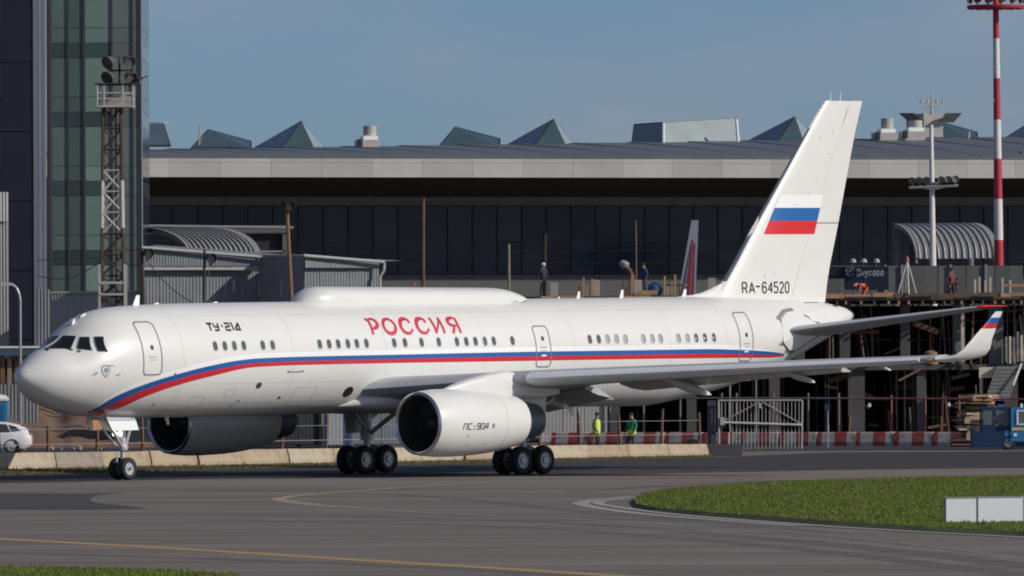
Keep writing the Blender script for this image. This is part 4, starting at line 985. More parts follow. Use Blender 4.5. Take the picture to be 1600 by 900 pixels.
# pale blue gantry roof on brown posts, left of the nose
gt = thing('gantry_shelter', 'low pale turquoise shelter roof on brown posts left of the airliner nose', 'shelter', (-28, 440, 0))
a_, b_ = at(-80, 556, 440), at(62, 544, 440)
MB().box(((a_.x + b_.x) / 2, 441, (a_.z + b_.z) / 2), (b_.x - a_.x, 2.2, b_.z - a_.z)).build('roof_edge', mat('turquoise_paint', (.28, .42, .43), .6, var=.15, scale=1), gt)
MB().box(((a_.x + b_.x) / 2, 440.9, b_.z + .06), (b_.x - a_.x + .2, 2.5, .1)).build('roof_cap', M_BRIGHT, gt)
for xx in (-40, -15, 3, 14, 25, 36): MB().box((at(xx, 600, 440).x, 440.4, a_.z / 2), (.22, .22, a_.z)).build('post', M_BROWN if xx % 2 else mat('weathered_board', (.33, .25, .19), .85, var=.3, scale=3), gt)
MB().box(((a_.x + b_.x) / 2, 442.0, a_.z * .72), (b_.x - a_.x, .1, a_.z * .5)).build('back_wall', mat('dark_boards', (.05, .042, .038), .9, var=.3), gt)
corrugated(g2(-80, 434), g2(60, 434), 0, zz(0, 601, 434), zz(30, 601, 434), M_COR2, gt, 1.0)

# ---------------------------------------------------------------- lattice floodlight mast
LM = at(176, 480, 448); M_RUSTM = mat('old_mast_steel', (.075, .052, .042), .8, .1, var=.4, scale=3); lm = thing('floodlight_mast', 'rusty lattice floodlight mast with a service cage in front of the glass tower', 'light mast', (LM.x, 448, 0))
ztop = zz(176, 168, 448); leg = {}
def hw(z): return .68 - (.22 * z / ztop)
cn4 = ((-1, -1), (1, -1), (1, 1), (-1, 1))
for i, (sx, sy) in enumerate(cn4):
    for za, zb, m_ in ((0, 5.2, M_PALEMET), (5.2, zz(176, 356, 448), M_RUSTM), (zz(176, 356, 448), zz(176, 282, 448), M_PALEMET), (zz(176, 282, 448), ztop, M_RUSTM)):
        MB().tube((LM.x + sx * hw(za), 448 + sy * hw(za), za), (LM.x + sx * hw(zb), 448 + sy * hw(zb), zb), .075, n=6).build('leg', m_, lm)
nb = 16
for b in range(nb):
    za, zb = ztop * b / nb, ztop * (b + 1) / nb; m_ = M_PALEMET if za < 4.9 or zz(176, 356, 448) - .4 < za < zz(176, 282, 448) else M_RUSTM
    br = MB()
    for i in range(4):
        s0, s1 = cn4[i], cn4[(i + 1) % 4]
        br.tube((LM.x + s0[0] * hw(za), 448 + s0[1] * hw(za), za), (LM.x + s1[0] * hw(zb), 448 + s1[1] * hw(zb), zb), .04, n=5)
        br.tube((LM.x + s1[0] * hw(za), 448 + s1[1] * hw(za), za), (LM.x + s0[0] * hw(zb), 448 + s0[1] * hw(zb), zb), .04, n=5)
        br.tube((LM.x + s0[0] * hw(zb), 448 + s0[1] * hw(zb), zb), (LM.x + s1[0] * hw(zb), 448 + s1[1] * hw(zb), zb), .04, n=5)
    br.build('bracing', m_, lm)
MB().tube((LM.x + .2, 448 - .3, 0), (LM.x + .2, 448 - .25, ztop), .06, n=6).build('cable_duct', M_RUSTM, lm)
fr = MB()
for sx in (-1, 1):
    for sy in (-1, 1): fr.box((LM.x + sx * .66, 448 + sy * .66 - .15, (zz(176, 475, 448) + zz(176, 441, 448)) / 2), (.12, .12, 3.0))
fr.box((LM.x, 447.15, zz(176, 442, 448)), (1.4, .1, .12)).box((LM.x, 447.15, zz(176, 460, 448)), (1.4, .1, .1)); fr.build('base_frame', M_PALEMET, lm)
xa, xb, y0, y1 = at(153, 150, 448).x, at(208, 150, 448).x, zz(176, 168, 448), zz(176, 132, 448)
cg = MB().box(((xa + xb) / 2, 448, y0 + .05), (xb - xa, 1.6, .1)).build('platform', M_PALEMET, lm)
for xx in (xa, xa + .35, (xa + xb) / 2 + .4, xb):
    for yy in (447.25, 448.75): MB().box((xx, yy, (y0 + y1) / 2), (.09, .09, y1 - y0)).build('cage_post', M_PALEMET, lm)
for z_ in (y0 + .45, y0 + .75, y1): MB().box(((xa + xb) / 2, 447.25, z_), (xb - xa, .06, .07)).box(((xa + xb) / 2, 448.75, z_), (xb - xa, .06, .07)).build('cage_rail', M_PALEMET if z_ != y1 else M_RUSTM, lm)
MB().box(((xa + xb) / 2 + .15, 448.2, y0 + .35), (1.2, .5, .5)).build('control_box', mat('control_box_grey', (.34, .32, .29), .7, var=.2), lm)
MB().box(((xa + xb) / 2, 448, y1 + .03), (xb - xa + .3, 1.7, .06)).build('cage_roof', M_RUSTM, lm)
def flood(parent, c, aim, r, m=None):
    c = Vector(c); aim = Vector(aim).normalized(); L = r * 1.3
    o = MB().lathe([(-L * .5, r * .35), (-L * .4, r * .6), (L * .4, r), (L * .5, r * 1.03), (L * .5, r * .9), (L * .3, r * .8), (L * .25, 0)], c, aim, 14, True).build('floodlight', m or mat('floodlight_body', (.10, .10, .10), .5, var=.2), parent, 40)
    MB().tube(c - Vector((0, 0, r * 1.5)), c, .05, n=6).build('bracket', M_RUSTM, o); return o
for px, py, ax in ((171, 96, (-.5, -.6, -.35)), (199, 95, (.45, -.6, -.35)), (170, 119, (-.45, -.7, -.4)), (202, 120, (.5, -.6, -.4)), (216, 124, (.9, -.2, -.3))):
    p = at(px, py, 447.6); flood(lm, p, ax, .36 if px < 210 else .2)
MB().tube(at(186, 131, 448), at(186, 88, 448), .06).tube(at(171, 110, 448), at(202, 110, 448), .05).tube(at(203, 131, 448), at(231, 118, 448), .03).build('head_frame', M_RUSTM, lm)

# ---------------------------------------------------------------- poles
def pole(name, label, px0, py0, px1, py1, Y, r, m, lamp=None, cat='pole', ground=True):
    a, b = at(px0, py0, Y), at(px1, py1, Y)
    base = Vector((b.x + (b.x - a.x) / max(.1, a.z - b.z) * b.z, Y, 0)) if ground else b
    t = thing(name, label, cat, base)
    MB().tube(base, a, r, r * .75, n=8).build('shaft', m, t, 40)
    if lamp:
        for dx, dz, rr_, ax in lamp:
            p = a + Vector((dx, -.1, dz)); flood(t, p, ax, rr_, M_BLKP); MB().tube(a + Vector((0, 0, -.2)), p, .04, n=5).build('arm', m, t)
    return t
pole('lamp_pole', 'leaning brown pole with a dark floodlight, left of the roof fairing', 447.5, 322, 455, 470, 428, .13, M_BROWN, [(.12, .05, .26, (.4, -.8, -.3)), (-.12, .12, .12, (-.5, -.5, .2))], 'lamp post')
pole('utility_pole', 'straight rusty pole rising above the middle of the roof fairing', 661, 310, 661, 447, 428, .10, M_RUST)
pole('utility_pole', 'short weathered pole right of the rear end of the roof fairing', 794.5, 381, 795, 450, 428, .09, mat('weathered_wood', (.24, .20, .16), .85, var=.3, scale=3))
pole('lamp_pole', 'slim black lamp pole in front of the corrugated shed', 319, 390, 318, 472, 436, .09, M_BLKP, [(.3, -.42, .27, (.5, -.7, -.2))], 'lamp post')
pole('lamp_pole', 'dark lamp pole at the corner between glass tower and shed', 221, 388, 224, 476, 438, .12, mat('dark_rust', (.07, .05, .042), .8, var=.3), [(.28, -.25, .28, (.6, -.6, -.2))], 'lamp post')
pole('utility_pole', 'thin brown pole standing on the unfinished slab by the round lamp', 993, 345, 994, 455, 452, .05, M_BROWN)
pole('utility_pole', 'thin faint post rising behind the slab beside the helmeted worker', 851, 365, 850, 455, 470, .14, mat('dark_brown_post', (.035, .03, .027), .9, var=.2))
# street lamp with curved arm at far left
sl = at(31, 540, 425); st_ = thing('street_lamp', 'grey street lamp with a curved arm at far left', 'lamp post', (sl.x, 425, 0)); mb = MB()
pts = [Vector((sl.x, 425, 0)), at(31, 470, 425), at(29, 459, 425), at(25, 450, 425), at(19, 445, 425), at(12, 443, 425)]; mb.pipe(pts, .07, 8); mb.build('shaft', M_GALV, st_, 40)
p = at(10, 444, 425); MB().box((p.x, 425, p.z), (.55, .25, .14)).build('lamp_head', M_PALEMET, st_)
# round lamp on a bent arm over the slab
rl = at(975, 413, 446); t = thing('round_lamp', 'pale round lamp head on a bent rusty arm above the slab', 'lamp post', Vector((at(990, 440, 446).x, 446, 7.4)))
MB().lathe([(-.2, .05), (-.16, .2), (0, .28), (.14, .22), (.2, .0)], rl, (.3, -.3, .8), 14).build('lamp_head', M_GALV, t, 50)
MB().pipe([rl, at(984, 423, 446), at(990, 436, 446), at(991, 462, 446)], .1).build('shaft', M_RUST, t)
# overhead cables at left
def cable(p, q, sag, Y, lab):
    a, b = at(*p, Y), at(*q, Y); mb = MB(); mb.pipe([a + (b - a) * (i / 12) - Vector((0, 0, sag * 4 * (i / 12) * (1 - i / 12))) for i in range(13)], .025, 5); tag(mb.build('cable', M_CABLE), lab, 'cable')
cable((57, 408), (158, 405), -.1, 446, 'upper black cable running from the left into the lattice mast')
cable((57, 430), (158, 407), .5, 445, 'lower black cable sagging from the left to the lattice mast')
cable((195, 412), (222, 411), .12, 444, 'short black cable between lattice mast and dark lamp pole')
cable((195, 390), (222, 386), .1, 444, 'top black cable between lattice mast and dark lamp pole')
cable((232, 411), (300, 472), .25, 442, 'black cable slanting down across the corrugated shed')

# ---------------------------------------------------------------- tall masts at right
rm = at(1561, 500, 470); rw = thing('floodlight_mast', 'red and white banded floodlight mast at the right edge', 'light mast', (rm.x, 470, 0))
M_MRED = mat('mast_red_paint', (.44, .03, .05), .5, var=.1); M_MWHT = mat('mast_white_paint', (.68, .67, .65), .5, var=.1)
ys = [-60, 60, 122, 187, 248, 311, 375, 438, 500, 560]
def mx_(py): return at(1556.2 + (py - 60) * .0115, py, 470)
for i in range(len(ys) - 1):
    a, b = mx_(ys[i]), mx_(ys[i + 1]); f0, f1 = .137 + .00026 * max(0, ys[i]), .137 + .00026 * max(0, ys[i + 1])
    MB().tube(b, a, f1 * 1.0 + .02, f0 + .02, n=14).build('mast_section', M_MRED if i % 2 == 0 else M_MWHT, rw, 40)
b = mx_(560); MB().tube((b.x, 470, 0), b, .30, .28, n=14).build('mast_foot', M_GALV, rw, 40)
c = mx_(10); MB().lathe([(0, .3), (-.12, 1.55), (0.0, 1.6), (.06, 1.6), (.06, 1.45), (.02, .3)], c, (0, 0, 1), 20).build('lamp_ring', M_MRED, rw, 40)
c2 = mx_(2)
for k in range(14):
    t_ = 2 * math.pi * k / 14; p = c2 + Vector((1.5 * math.cos(t_), 1.5 * math.sin(t_), .15)); flood(rw, p, (math.cos(t_), math.sin(t_), -.5), .17)
    MB().tube(mx_(12), mx_(12) + Vector((1.55 * math.cos(t_), 1.55 * math.sin(t_), -.05)), .04, n=5).build('ring_spoke', M_MRED, rw)
for py in (106, 157, 200): MB().box(mx_(py) + Vector((-.16, -.1, 0)), (.1, .1, .18)).build('mast_box', M_GALV, rw)
tm = at(1458, 420, 522); t = thing('floodlight_mast', 'slim white mast with a crossbar of small floodlights in front of the terminal', 'light mast', (tm.x, 522, 0))
MB().tube((tm.x + .05, 522, 0), at(1454.5, 195, 522), .3, .12, n=12).build('shaft', M_MWHT, t, 40)
a, b = at(1420, 293, 521.6), at(1497, 290, 521.6); MB().tube(a, b, .1).tube(a + Vector((.2, 0, .06)), at(1458, 296, 521.6), .06).tube(b + Vector((-.2, 0, .06)), at(1458, 296, 521.6), .06).build('crossbar', M_GALV, t)
MB().lathe([(0, .35), (.25, .4), (.4, .25)], at(1457, 295, 522), (0, 0, 1), 12, True, True).build('collar', M_GALV, t)
for k in range(7):
    if k == 3: continue
    p = a + (b - a) * ((k + .35) / 7.0 + .02) + Vector((0, -.1, .45)); flood(t, p, (.1 * (k - 3), -.8, -.3), .22, mat('floodlight_grey', (.22, .22, .22), .5, var=.2))

# ---------------------------------------------------------------- parked airliner's fin beyond the site
ft = thing('airliner', 'parked airliner, only its grey fin with red and blue streaks showing', 'airplane', at(1080, 560, 500) - Vector((0, 0, at(1080, 560, 500).z)))
def fp(px, py): return at(px, py, 500)
P = [fp(1080, 344), fp(1091, 344), fp(1086, 470), fp(1058, 470)]
MB().prism(P, (0, .35, 0)).build('fin', mat('distant_grey_paint', (.30, .32, .36), .45, var=.05), ft)
for q, m_ in (([(1081, 375), (1083, 375), (1077, 468), (1070, 468)], mat('distant_red', (.30, .02, .04), .5)), ([(1077, 395), (1079, 380), (1067, 468), (1062, 468)], mat('distant_blue', (.05, .10, .18), .5)), ([(1084.5, 380), (1086, 380), (1083, 468), (1079.5, 468)], mat('distant_red', (.30, .02, .04), .5))):
    MB().prism([fp(*p_) + Vector((0, -.02, 0)) for p_ in q], (0, .01, 0)).build('fin_streak', m_, ft)
o_ = fp(1074, 500); MB().lathe([(-14, .3), (-11, 1.3), (-6, 1.8), (10, 1.8), (14, 1.0), (15.5, .1)], (o_.x - 4, 502, 3.4), (-.75, .66, 0), 20, True, True).build('fuselage', mat('distant_grey_paint', (.30, .32, .36), .45), ft, 50)
# ---------------------------------------------------------------- unfinished concrete building behind the tail
M_CDK = mat('site_concrete', (.095, .092, .088), .9, var=.25, scale=.7, bump=.2)
M_FORM = mat('formwork_timber', (.48, .29, .16), .8, var=.35, scale=1.5)
M_FORM2 = mat('pale_plywood', (.62, .55, .43), .8, var=.2, scale=1.5)
M_PROP = mat('steel_prop', (.14, .12, .10), .7, .2, var=.35, scale=2)
M_PROPL = mat('steel_prop_pale', (.30, .29, .27), .6, .3, var=.3, scale=2)
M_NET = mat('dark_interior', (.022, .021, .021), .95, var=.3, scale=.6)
site = thing('building_site', 'unfinished two storey concrete building with props and formwork behind the tail', 'building', (14, 442, 0))
SY = 442.0; xl, xr = at(835, 500, SY).x, at(1720, 500, SY).x
zs2, zs1 = 7.55, 3.95
def srow(px): return at(px, 500, SY).x
# slabs poured in bays
nbay = 9; bwid = (xr - xl) / nbay
for i in range(nbay):
    xc = xl + bwid * (i + .5)
    MB().box((xc, SY + 12, zs2 - .16), (bwid - .03, 24, .32)).build('upper_slab', M_CDK, site)
    if xc > srow(1180): MB().box((xc, SY + 10.5, zs1 - .14), (bwid - .03, 20, .28)).build('lower_slab', M_CDK, site)
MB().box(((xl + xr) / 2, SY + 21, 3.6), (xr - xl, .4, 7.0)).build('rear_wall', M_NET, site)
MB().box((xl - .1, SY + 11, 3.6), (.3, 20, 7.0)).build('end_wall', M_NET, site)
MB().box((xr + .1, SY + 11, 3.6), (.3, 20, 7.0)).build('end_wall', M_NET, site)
# columns
for px, w_, z0, z1, m_ in ((1499, .62, 3.95, 7.3, mat('site_column', (.15, .155, .16), .9, var=.2)), (1557, .75, 3.95, 7.3, mat('site_column', (.15, .155, .16), .9)), (1338, .85, 0, 3.8, M_CDK), (1415, .5, 3.95, 7.3, M_CDK), (1320, .5, 3.95, 7.3, M_CDK), (1250, .5, 3.95, 7.3, M_CDK), (1210, .55, 0, 3.8, M_CDK), (1080, .5, 0, 7.3, M_CDK), (960, .5, 0, 7.3, M_CDK), (1440, .5, 0, 3.8, M_CDK), (1580, .7, 0, 3.8, M_CDK)):
    MB().box((srow(px), SY + 1.0, (z0 + z1) / 2), (w_, .6, z1 - z0)).build('column', m_, site)
for px in (1504,): MB().box((srow(px), SY + .3, 5.6), (.16, .12, 3.0)).build('sunlit_column_edge', M_FORM2, site)  # pale strip added to paint the column's sunlit right edge
# steel props and scaffold tubes, most of them deep inside
rng = random.Random(21)
for k in range(58):
    up_ = rng.random() < .62; px = rng.uniform(1270, 1600); y = SY + (rng.uniform(.4, 3) if k % 3 == 0 else rng.uniform(2, 14)); x = at(px, 500, y).x
    z0, z1 = (zs1, zs2 - .32) if up_ else (0, zs1 - .28)
    MB().tube((x, y, z0), (x + rng.uniform(-.08, .08), y, z1), rng.uniform(.03, .055), n=6).build('prop', rng.choice((M_PROP, M_PROP, M_PROPL, M_RUST)), site)
for k in range(26):
    px = rng.uniform(1110, 1500); x = at(px, 500, SY + rng.uniform(2, 9)).x; y = SY + rng.uniform(.5, 9)
    MB().tube((x, y, 0), (x, y, 3.7), rng.uniform(.03, .06), n=6).build('prop', rng.choice((M_PROP, M_RUST, M_PROPL)), site)
for k in range(14):
    px = rng.uniform(1290, 1590); a = at(px, 500, SY + 2).x; z = rng.choice((4.4, 5.2, 6.2, 1.2, 2.2)); MB().tube((a, SY + 2, z), (a + rng.uniform(1, 3), SY + 2, z + rng.uniform(-.1, .1)), .03, n=5).build('scaffold_tube', M_PROP, site)
for k in range(70):
    up_ = k % 2 == 0; px = rng.uniform(1285, 1605); y = SY + rng.uniform(.25, 4.5); x = at(px, 500, y).x; z0, z1 = (zs1, zs2 - .32) if up_ else (0, zs1 - .28)
    if k % 5 < 3: MB().tube((x, y, z0), (x + rng.uniform(-.25, .25), y + rng.uniform(-.2, .2), z0 + (z1 - z0) * rng.uniform(.35, 1)), rng.uniform(.025, .06), n=6).build('prop', rng.choice((M_RUST, M_BROWN, M_PROP, M_PROPL)), site)
    else: MB().box((x, y, rng.uniform(z0 + .1, z1 - .2)), (rng.uniform(.3, 1.6), .08, rng.uniform(.05, .3)), 0, Matrix.Rotation(rng.uniform(-.5, .5), 3, 'Y')).build('scaffold_board', rng.choice((M_RUST, M_BROWN, M_FORM, M_CDK)), site)
# formwork edge of the upper slab: separate boards, timber heads below
x = srow(1275)
while x < xr:
    w_ = rng.uniform(.5, 1.5); m_ = rng.choice((M_FORM, M_FORM, mat('dark_timber', (.16, .10, .06), .85, var=.3), mat('wet_timber', (.09, .07, .05), .9, var=.3)))
    MB().box((x + w_ / 2, SY - .12 - rng.uniform(0, .12), zs2 - .02 + rng.uniform(-.05, .05)), (w_ - .03, .06, rng.uniform(.10, .24))).build('edge_board', m_, site); x += w_
x = srow(1275)
while x < xr:
    MB().box((x, SY + .6, zs2 - .42), (.1, 2.2, .16)).build('formwork_beam', rng.choice((M_FORM, mat('dark_timber', (.16, .10, .06), .85))), site); x += rng.uniform(.35, .8)
x = srow(845)
while x < srow(1120): w_ = rng.uniform(.6, 1.8); MB().box((x + w_ / 2, SY - .12, zs2 - .1), (w_ - .03, .06, .2)).build('edge_board', rng.choice((M_FORM, mat('dark_timber', (.16, .10, .06), .85))), site); x += w_
# stub columns, starter boards and rods above the upper slab
for px, w_, h_ in ((866, .40, .70), (931, .42, .82), (997, .42, .82), (1113, .40, .9)):
    MB().box((srow(px), SY + 1.2, zs2 + h_ / 2), (w_, .42, h_)).build('stub_column', mat('fresh_concrete', (.40, .37, .33), .85, var=.15), site)
for px, py in ((912, 433), (917, 445), (926, 436), (973, 440), (978, 448), (983, 436), (988, 430), (1039, 431), (1044, 447), (1055, 429), (1062, 447), (1068, 440), (905, 447), (1050, 440)):
    z1 = zz(px, py, SY + .8); MB().box((srow(px), SY + .8, (zs2 + z1) / 2), (rng.uniform(.07, .14), .08, z1 - zs2)).build('upright_board', rng.choice((M_FORM, M_RUST, M_FORM)), site)
for px in range(1038, 1072, 6): MB().box((srow(px), SY + 1.4, zs2 + .55), (.5, .05, .06)).build('cross_board', M_FORM, site)
MB().box((srow(1012), SY + .6, zs2 + .16), (1.0, .5, .22)).build('timber_stack', M_FORM, site)
for px in (1525, 1532, 1541, 1549, 1568, 1580): MB().box((srow(px), SY + 1.0, zs2 + .4), (.1, .1, rng.uniform(.6, 1.0))).build('upright_board', M_FORM2, site)
MB().box((srow(1590), SY + .6, zs2 + .45), (1.4, .1, .12), 0).build('guard_rail', M_FORM, site)
for px in range(1572, 1604, 6): MB().box((srow(px), SY + .2, zs1 + .8 + rng.uniform(-.1, .1)), (.12, .08, rng.uniform(1.2, 1.8))).build('leaning_board', rng.choice((M_FORM2, M_PROPL)), site)
# white shutter, stair flight and rubble on the lower level
MB().box((srow(1541), SY - .4, zz(1541, 582, SY)), (.85, .2, .55)).build('white_shutter', mat('white_shutter', (.74, .66, .54), .8, var=.1), site)
MB().box((srow(1531), SY - .4, zz(1531, 600, SY)), (.13, .15, 1.0)).build('shutter_post', mat('white_shutter', (.74, .66, .54), .8, var=.1), site)
for i in range(9):
    z = zz(1560, 575 + i * 6, SY - 1); MB().box((srow(1573 - i * 2.6), SY - .6 - i * .28, z), (1.25, .34, .17)).build('stair_step', M_CONC, site)
a, b = at(1592, 578, SY - .5), at(1582, 612, SY - 3); MB().tube(a + Vector((.1, 0, .3)), b + Vector((0, 0, .3)), .06).build('stair_rail', M_PALEMET, site)
for k in range(40):
    px = rng.uniform(1290, 1500); y = SY + rng.uniform(.2, 3); x = at(px, 560, y).x; s_ = rng.uniform(.1, .35)
    MB().box((x, y, zs1 + s_ / 2), (s_ * rng.uniform(1, 3), s_, s_ * rng.uniform(.5, 1)), rng.uniform(0, 3)).build('site_material', rng.choice((M_RUST, M_FORM, M_CDK, M_PROPL, M_CDK)), site)
MB().lathe([(0, .38), (.3, .40), (.62, .34), (.72, .1)], (srow(1455), SY + .8, zs1), (0, 0, 1), 12, True, True).build('sand_heap', mat('orange_sand', (.28, .16, .10), .9, var=.25), site, 50)
# dark parapet wall with gates on the slab, in front of the terminal
pw_ = thing('site_hoarding', 'grey hoarding panels on the far side of the slab behind the tripod frame', 'fence', (srow(1450), SY + 18, 7.5))
for i, px in enumerate(range(1290, 1580, 22)):
    a, b = at(px, 452, SY + 19), at(px + 21.4, 415, SY + 19); MB().box(((a.x + b.x) / 2, SY + 19 + .02 * (i % 2), (7.5 + b.z) / 2), (b.x - a.x, .08, b.z - 7.5)).build('panel', mat('hoarding_grey%d' % (i % 3), (.12 + .02 * (i % 3), .118 + .02 * (i % 3), .112 + .02 * (i % 3)), .8, var=.15), pw_)
for px in (1383, 1409, 1485, 1540): a = at(px, 440, SY + 18.9); MB().box((a.x, SY + 18.9, 8.4), (.12, .1, 1.8)).build('post', M_GALV, pw_)

# name board on the roof deck
bd = thing('name_board', 'dark blue board with a white round emblem and airport name above the slab', 'sign', at(1353, 470, 456) - Vector((0, 0, .1)))
a, b = at(1319, 453, 456), at(1388, 416, 456)
board = MB().box(((a.x + b.x) / 2, 456.1, (a.z + b.z) / 2), (b.x - a.x, .16, b.z - a.z)).build('panel', mat('board_navy', (.008, .014, .036), .5, var=.1), bd)
MB().box(((a.x + b.x) / 2 - 2.2, 456.2, (a.z + b.z) / 2 + .3), (4.4, .1, b.z - a.z - .6)).build('side_panel', mat('board_black', (.008, .011, .018), .5), bd)
M_SIGN = mat('sign_white', (.26, .29, .34), .5)
def bput(x, z): return Vector((x, 456.0, z))
V_ = {'V': [[(.05, 0), (.05, 1), (.6, 1), (.72, .85), (.72, .65), (.55, .53), (.05, .53)], [(.55, .53), (.8, .4), (.8, .15), (.6, 0), (.05, 0)]], 'n': [[(.1, 0), (.1, .7)], [(.75, 0), (.75, .7)], [(.1, .36), (.75, .36)]],
      'u': [[(.1, .7), (.45, .08)], [(.8, .7), (.4, -.22), (.12, -.22)]], 'k': [[(.12, 0), (.12, .7)], [(.75, .7), (.15, .34), (.78, 0)]], 'o': [arc(.45, .35, .34, .35, 0, 360, 14)],
      'v': [[(.12, 0), (.12, .7), (.55, .7), (.68, .55), (.55, .38), (.12, .36)], [(.55, .36), (.75, .22), (.6, 0), (.12, 0)]]}
hh = (b.z - a.z) * .30; zb_ = a.z + (b.z - a.z) * .60; x = at(1338, 425, 456).x; wd = (at(1381, 425, 456).x - x) / 7.0; mb = MB()
for ch in 'Vnukovo': strokes_mesh(mb, V_[ch], bput, x, zb_, wd * .92, hh, hh * .2, .1); x += wd
mb.build('lettering', M_SIGN, board)
ce = at(1328, 424, 456); mb = MB(); strokes_mesh(mb, [arc(0, 0, 1, 1, 20, 330, 24), [(-.45, -.3), (.1, .5), (.3, -.1)]], lambda x_, z_: Vector((ce.x + x_, 456.0, ce.z + z_)), 0, 0, .22, .22, .06); mb.build('emblem', M_SIGN, board)
for px in (1332, 1349, 1369):
    p = at(px, 407, 455.5); MB().lathe([(0, .2), (.18, .12), (.22, .02)], p - Vector((0, 0, .1)), (0, 0, 1), 10, True, True).build('lamp', M_GALV, bd); MB().tube(p, Vector((p.x, 456, b.z)), .03, n=5).build('lamp_arm', M_GALV, bd)

# A-frame on the slab
tp = at(1417, 407, SY + .8); tf = thing('tripod_frame', 'pale steel tripod frame with a red head on the slab edge', 'frame', (tp.x, SY + .8, zs2))
for px, y in ((1402, 0), (1432, .4), (1418, -1.2), (1416, 1.6)): MB().tube(tp, (at(px, 453, SY + .8).x, SY + .8 + y, zs2), .045, n=6).build('leg', M_PALEMET, tf)
MB().lathe([(-.15, .08), (0, .12), (.15, .06), (.24, .02)], tp, (0, 0, 1), 10, True, True).build('head', mat('red_head', (.45, .10, .10), .6), tf)

# ---------------------------------------------------------------- concrete barrier row
BD = Vector((.584, .812, 0)); BN = Vector((.812, -.584, 0)); b0 = gnd(4, 734); BL = 3.03
def jersey(L, h, w0, w1, seed):
    r_ = random.Random(seed); mb = MB(); xs = [0, .04, L * .33, L * .66, L - .04, L]; rings_ = []
    for i, x in enumerate(xs):
        k_ = .97 if i in (0, 5) else 1; j = [r_.uniform(-.012, .012) for _ in range(6)]
        rings_.append([(x, -w0 / 2 * k_ + j[0], 0), (x, -w0 / 2 * k_ + j[1], h * .3), (x, -w1 / 2 * k_ + j[2], h * .95 * k_), (x, -w1 / 2 * k_ + .03, h * k_ + j[3]), (x, w1 / 2 * k_ - .03, h * k_ + j[4]), (x, w1 / 2 * k_, h * .95), (x, w0 / 2, h * .3), (x, w0 / 2, 0)])
    return mb.loft(rings_)
M_BAR = [mat('barrier_concrete_%d' % i, c, .9, var=.16, scale=1.6, bump=.35, bscale=9, dirt=d) for i, (c, d) in enumerate((((.42, .335, .235), (.27, .21, .15)), ((.31, .27, .22), (.19, .165, .13)), ((.46, .39, .29), (.31, .25, .18)), ((.39, .295, .215), (.26, .185, .135))))]
bms = [jersey(BL - .06, .66, .6, .34, 30 + i).mesh('barrier_block', M_BAR[i], None) for i in range(4)]
brng = random.Random(8); nblk = 16
for i in range(-1, nblk):
    p = b0 + BD * (BL * i); o = bpy.data.objects.new('barrier_block', bms[1] if i == 1 else bms[brng.choice((0, 2, 3, 0, 2))]); COL.objects.link(o)
    o.location = (p.x + brng.uniform(-.05, .05), p.y + brng.uniform(-.05, .05), -.005); o.rotation_euler = (0, 0, math.atan2(BD.y, BD.x) + brng.uniform(-.012, .012)); o.scale = (1, 1, brng.uniform(.97, 1.03) * (1 - .011 * max(0, i)))
    if i < 0: lab = 'beige concrete barrier block cut by the left picture edge'
    elif i == nblk - 1: lab = 'last beige concrete barrier block of the row, beside the dark rubber block'
    else: lab = '%s beige concrete barrier block after the left picture edge' % ORD[i]
    tag(o, lab, 'barrier', 'concrete barrier blocks behind the airliner')
e = b0 + BD * (BL * nblk + .9) + BN * .2
kb_ = thing('rubber_block', 'dark grey weight block at the right end of the concrete barrier row', 'block', e, math.atan2(BD.y, BD.x))
MB().box(e + Vector((0, 0, .26)), (1.9, .8, .5), 0).build('body', mat('dark_block', (.085, .085, .09), .8, var=.2, scale=2), kb_)
MB().lathe([(-.3, .2), (-.3, .36), (.0, .4), (.3, .36), (.3, .2)], e + Vector((-1.2, .1, .36)), (0, 1, 0), 18).build('old_tyre', M_TYRE, kb_, 40)
# rusty post and wire fence just behind the row
wf = thing('wire_fence', 'fence of rusty posts and thin wires behind the concrete barrier row', 'fence', b0 - BN * .8)
frng = random.Random(4); tops = []
for i in range(-1, nblk + 1):
    p = b0 + BD * (BL * i + .75) - BN * .75; h_ = frng.uniform(1.65, 2.1); lean = Vector((frng.uniform(-.06, .06), 0, 0))
    MB().tube(p, p + lean * 2 + Vector((0, 0, h_)), .075, .065, n=7).build('post', M_RUST, wf); tops.append((p, lean, h_))
for z in (.95, 1.55):
    mb = MB(); mb.pipe([p + l_ * z + Vector((0, -.08, z)) for p, l_, h_ in tops], .010 if z > 1 else .014, 5); mb.build('wire', M_GALV if z > 1 else mat('pink_rail', (.38, .27, .25), .7), wf)

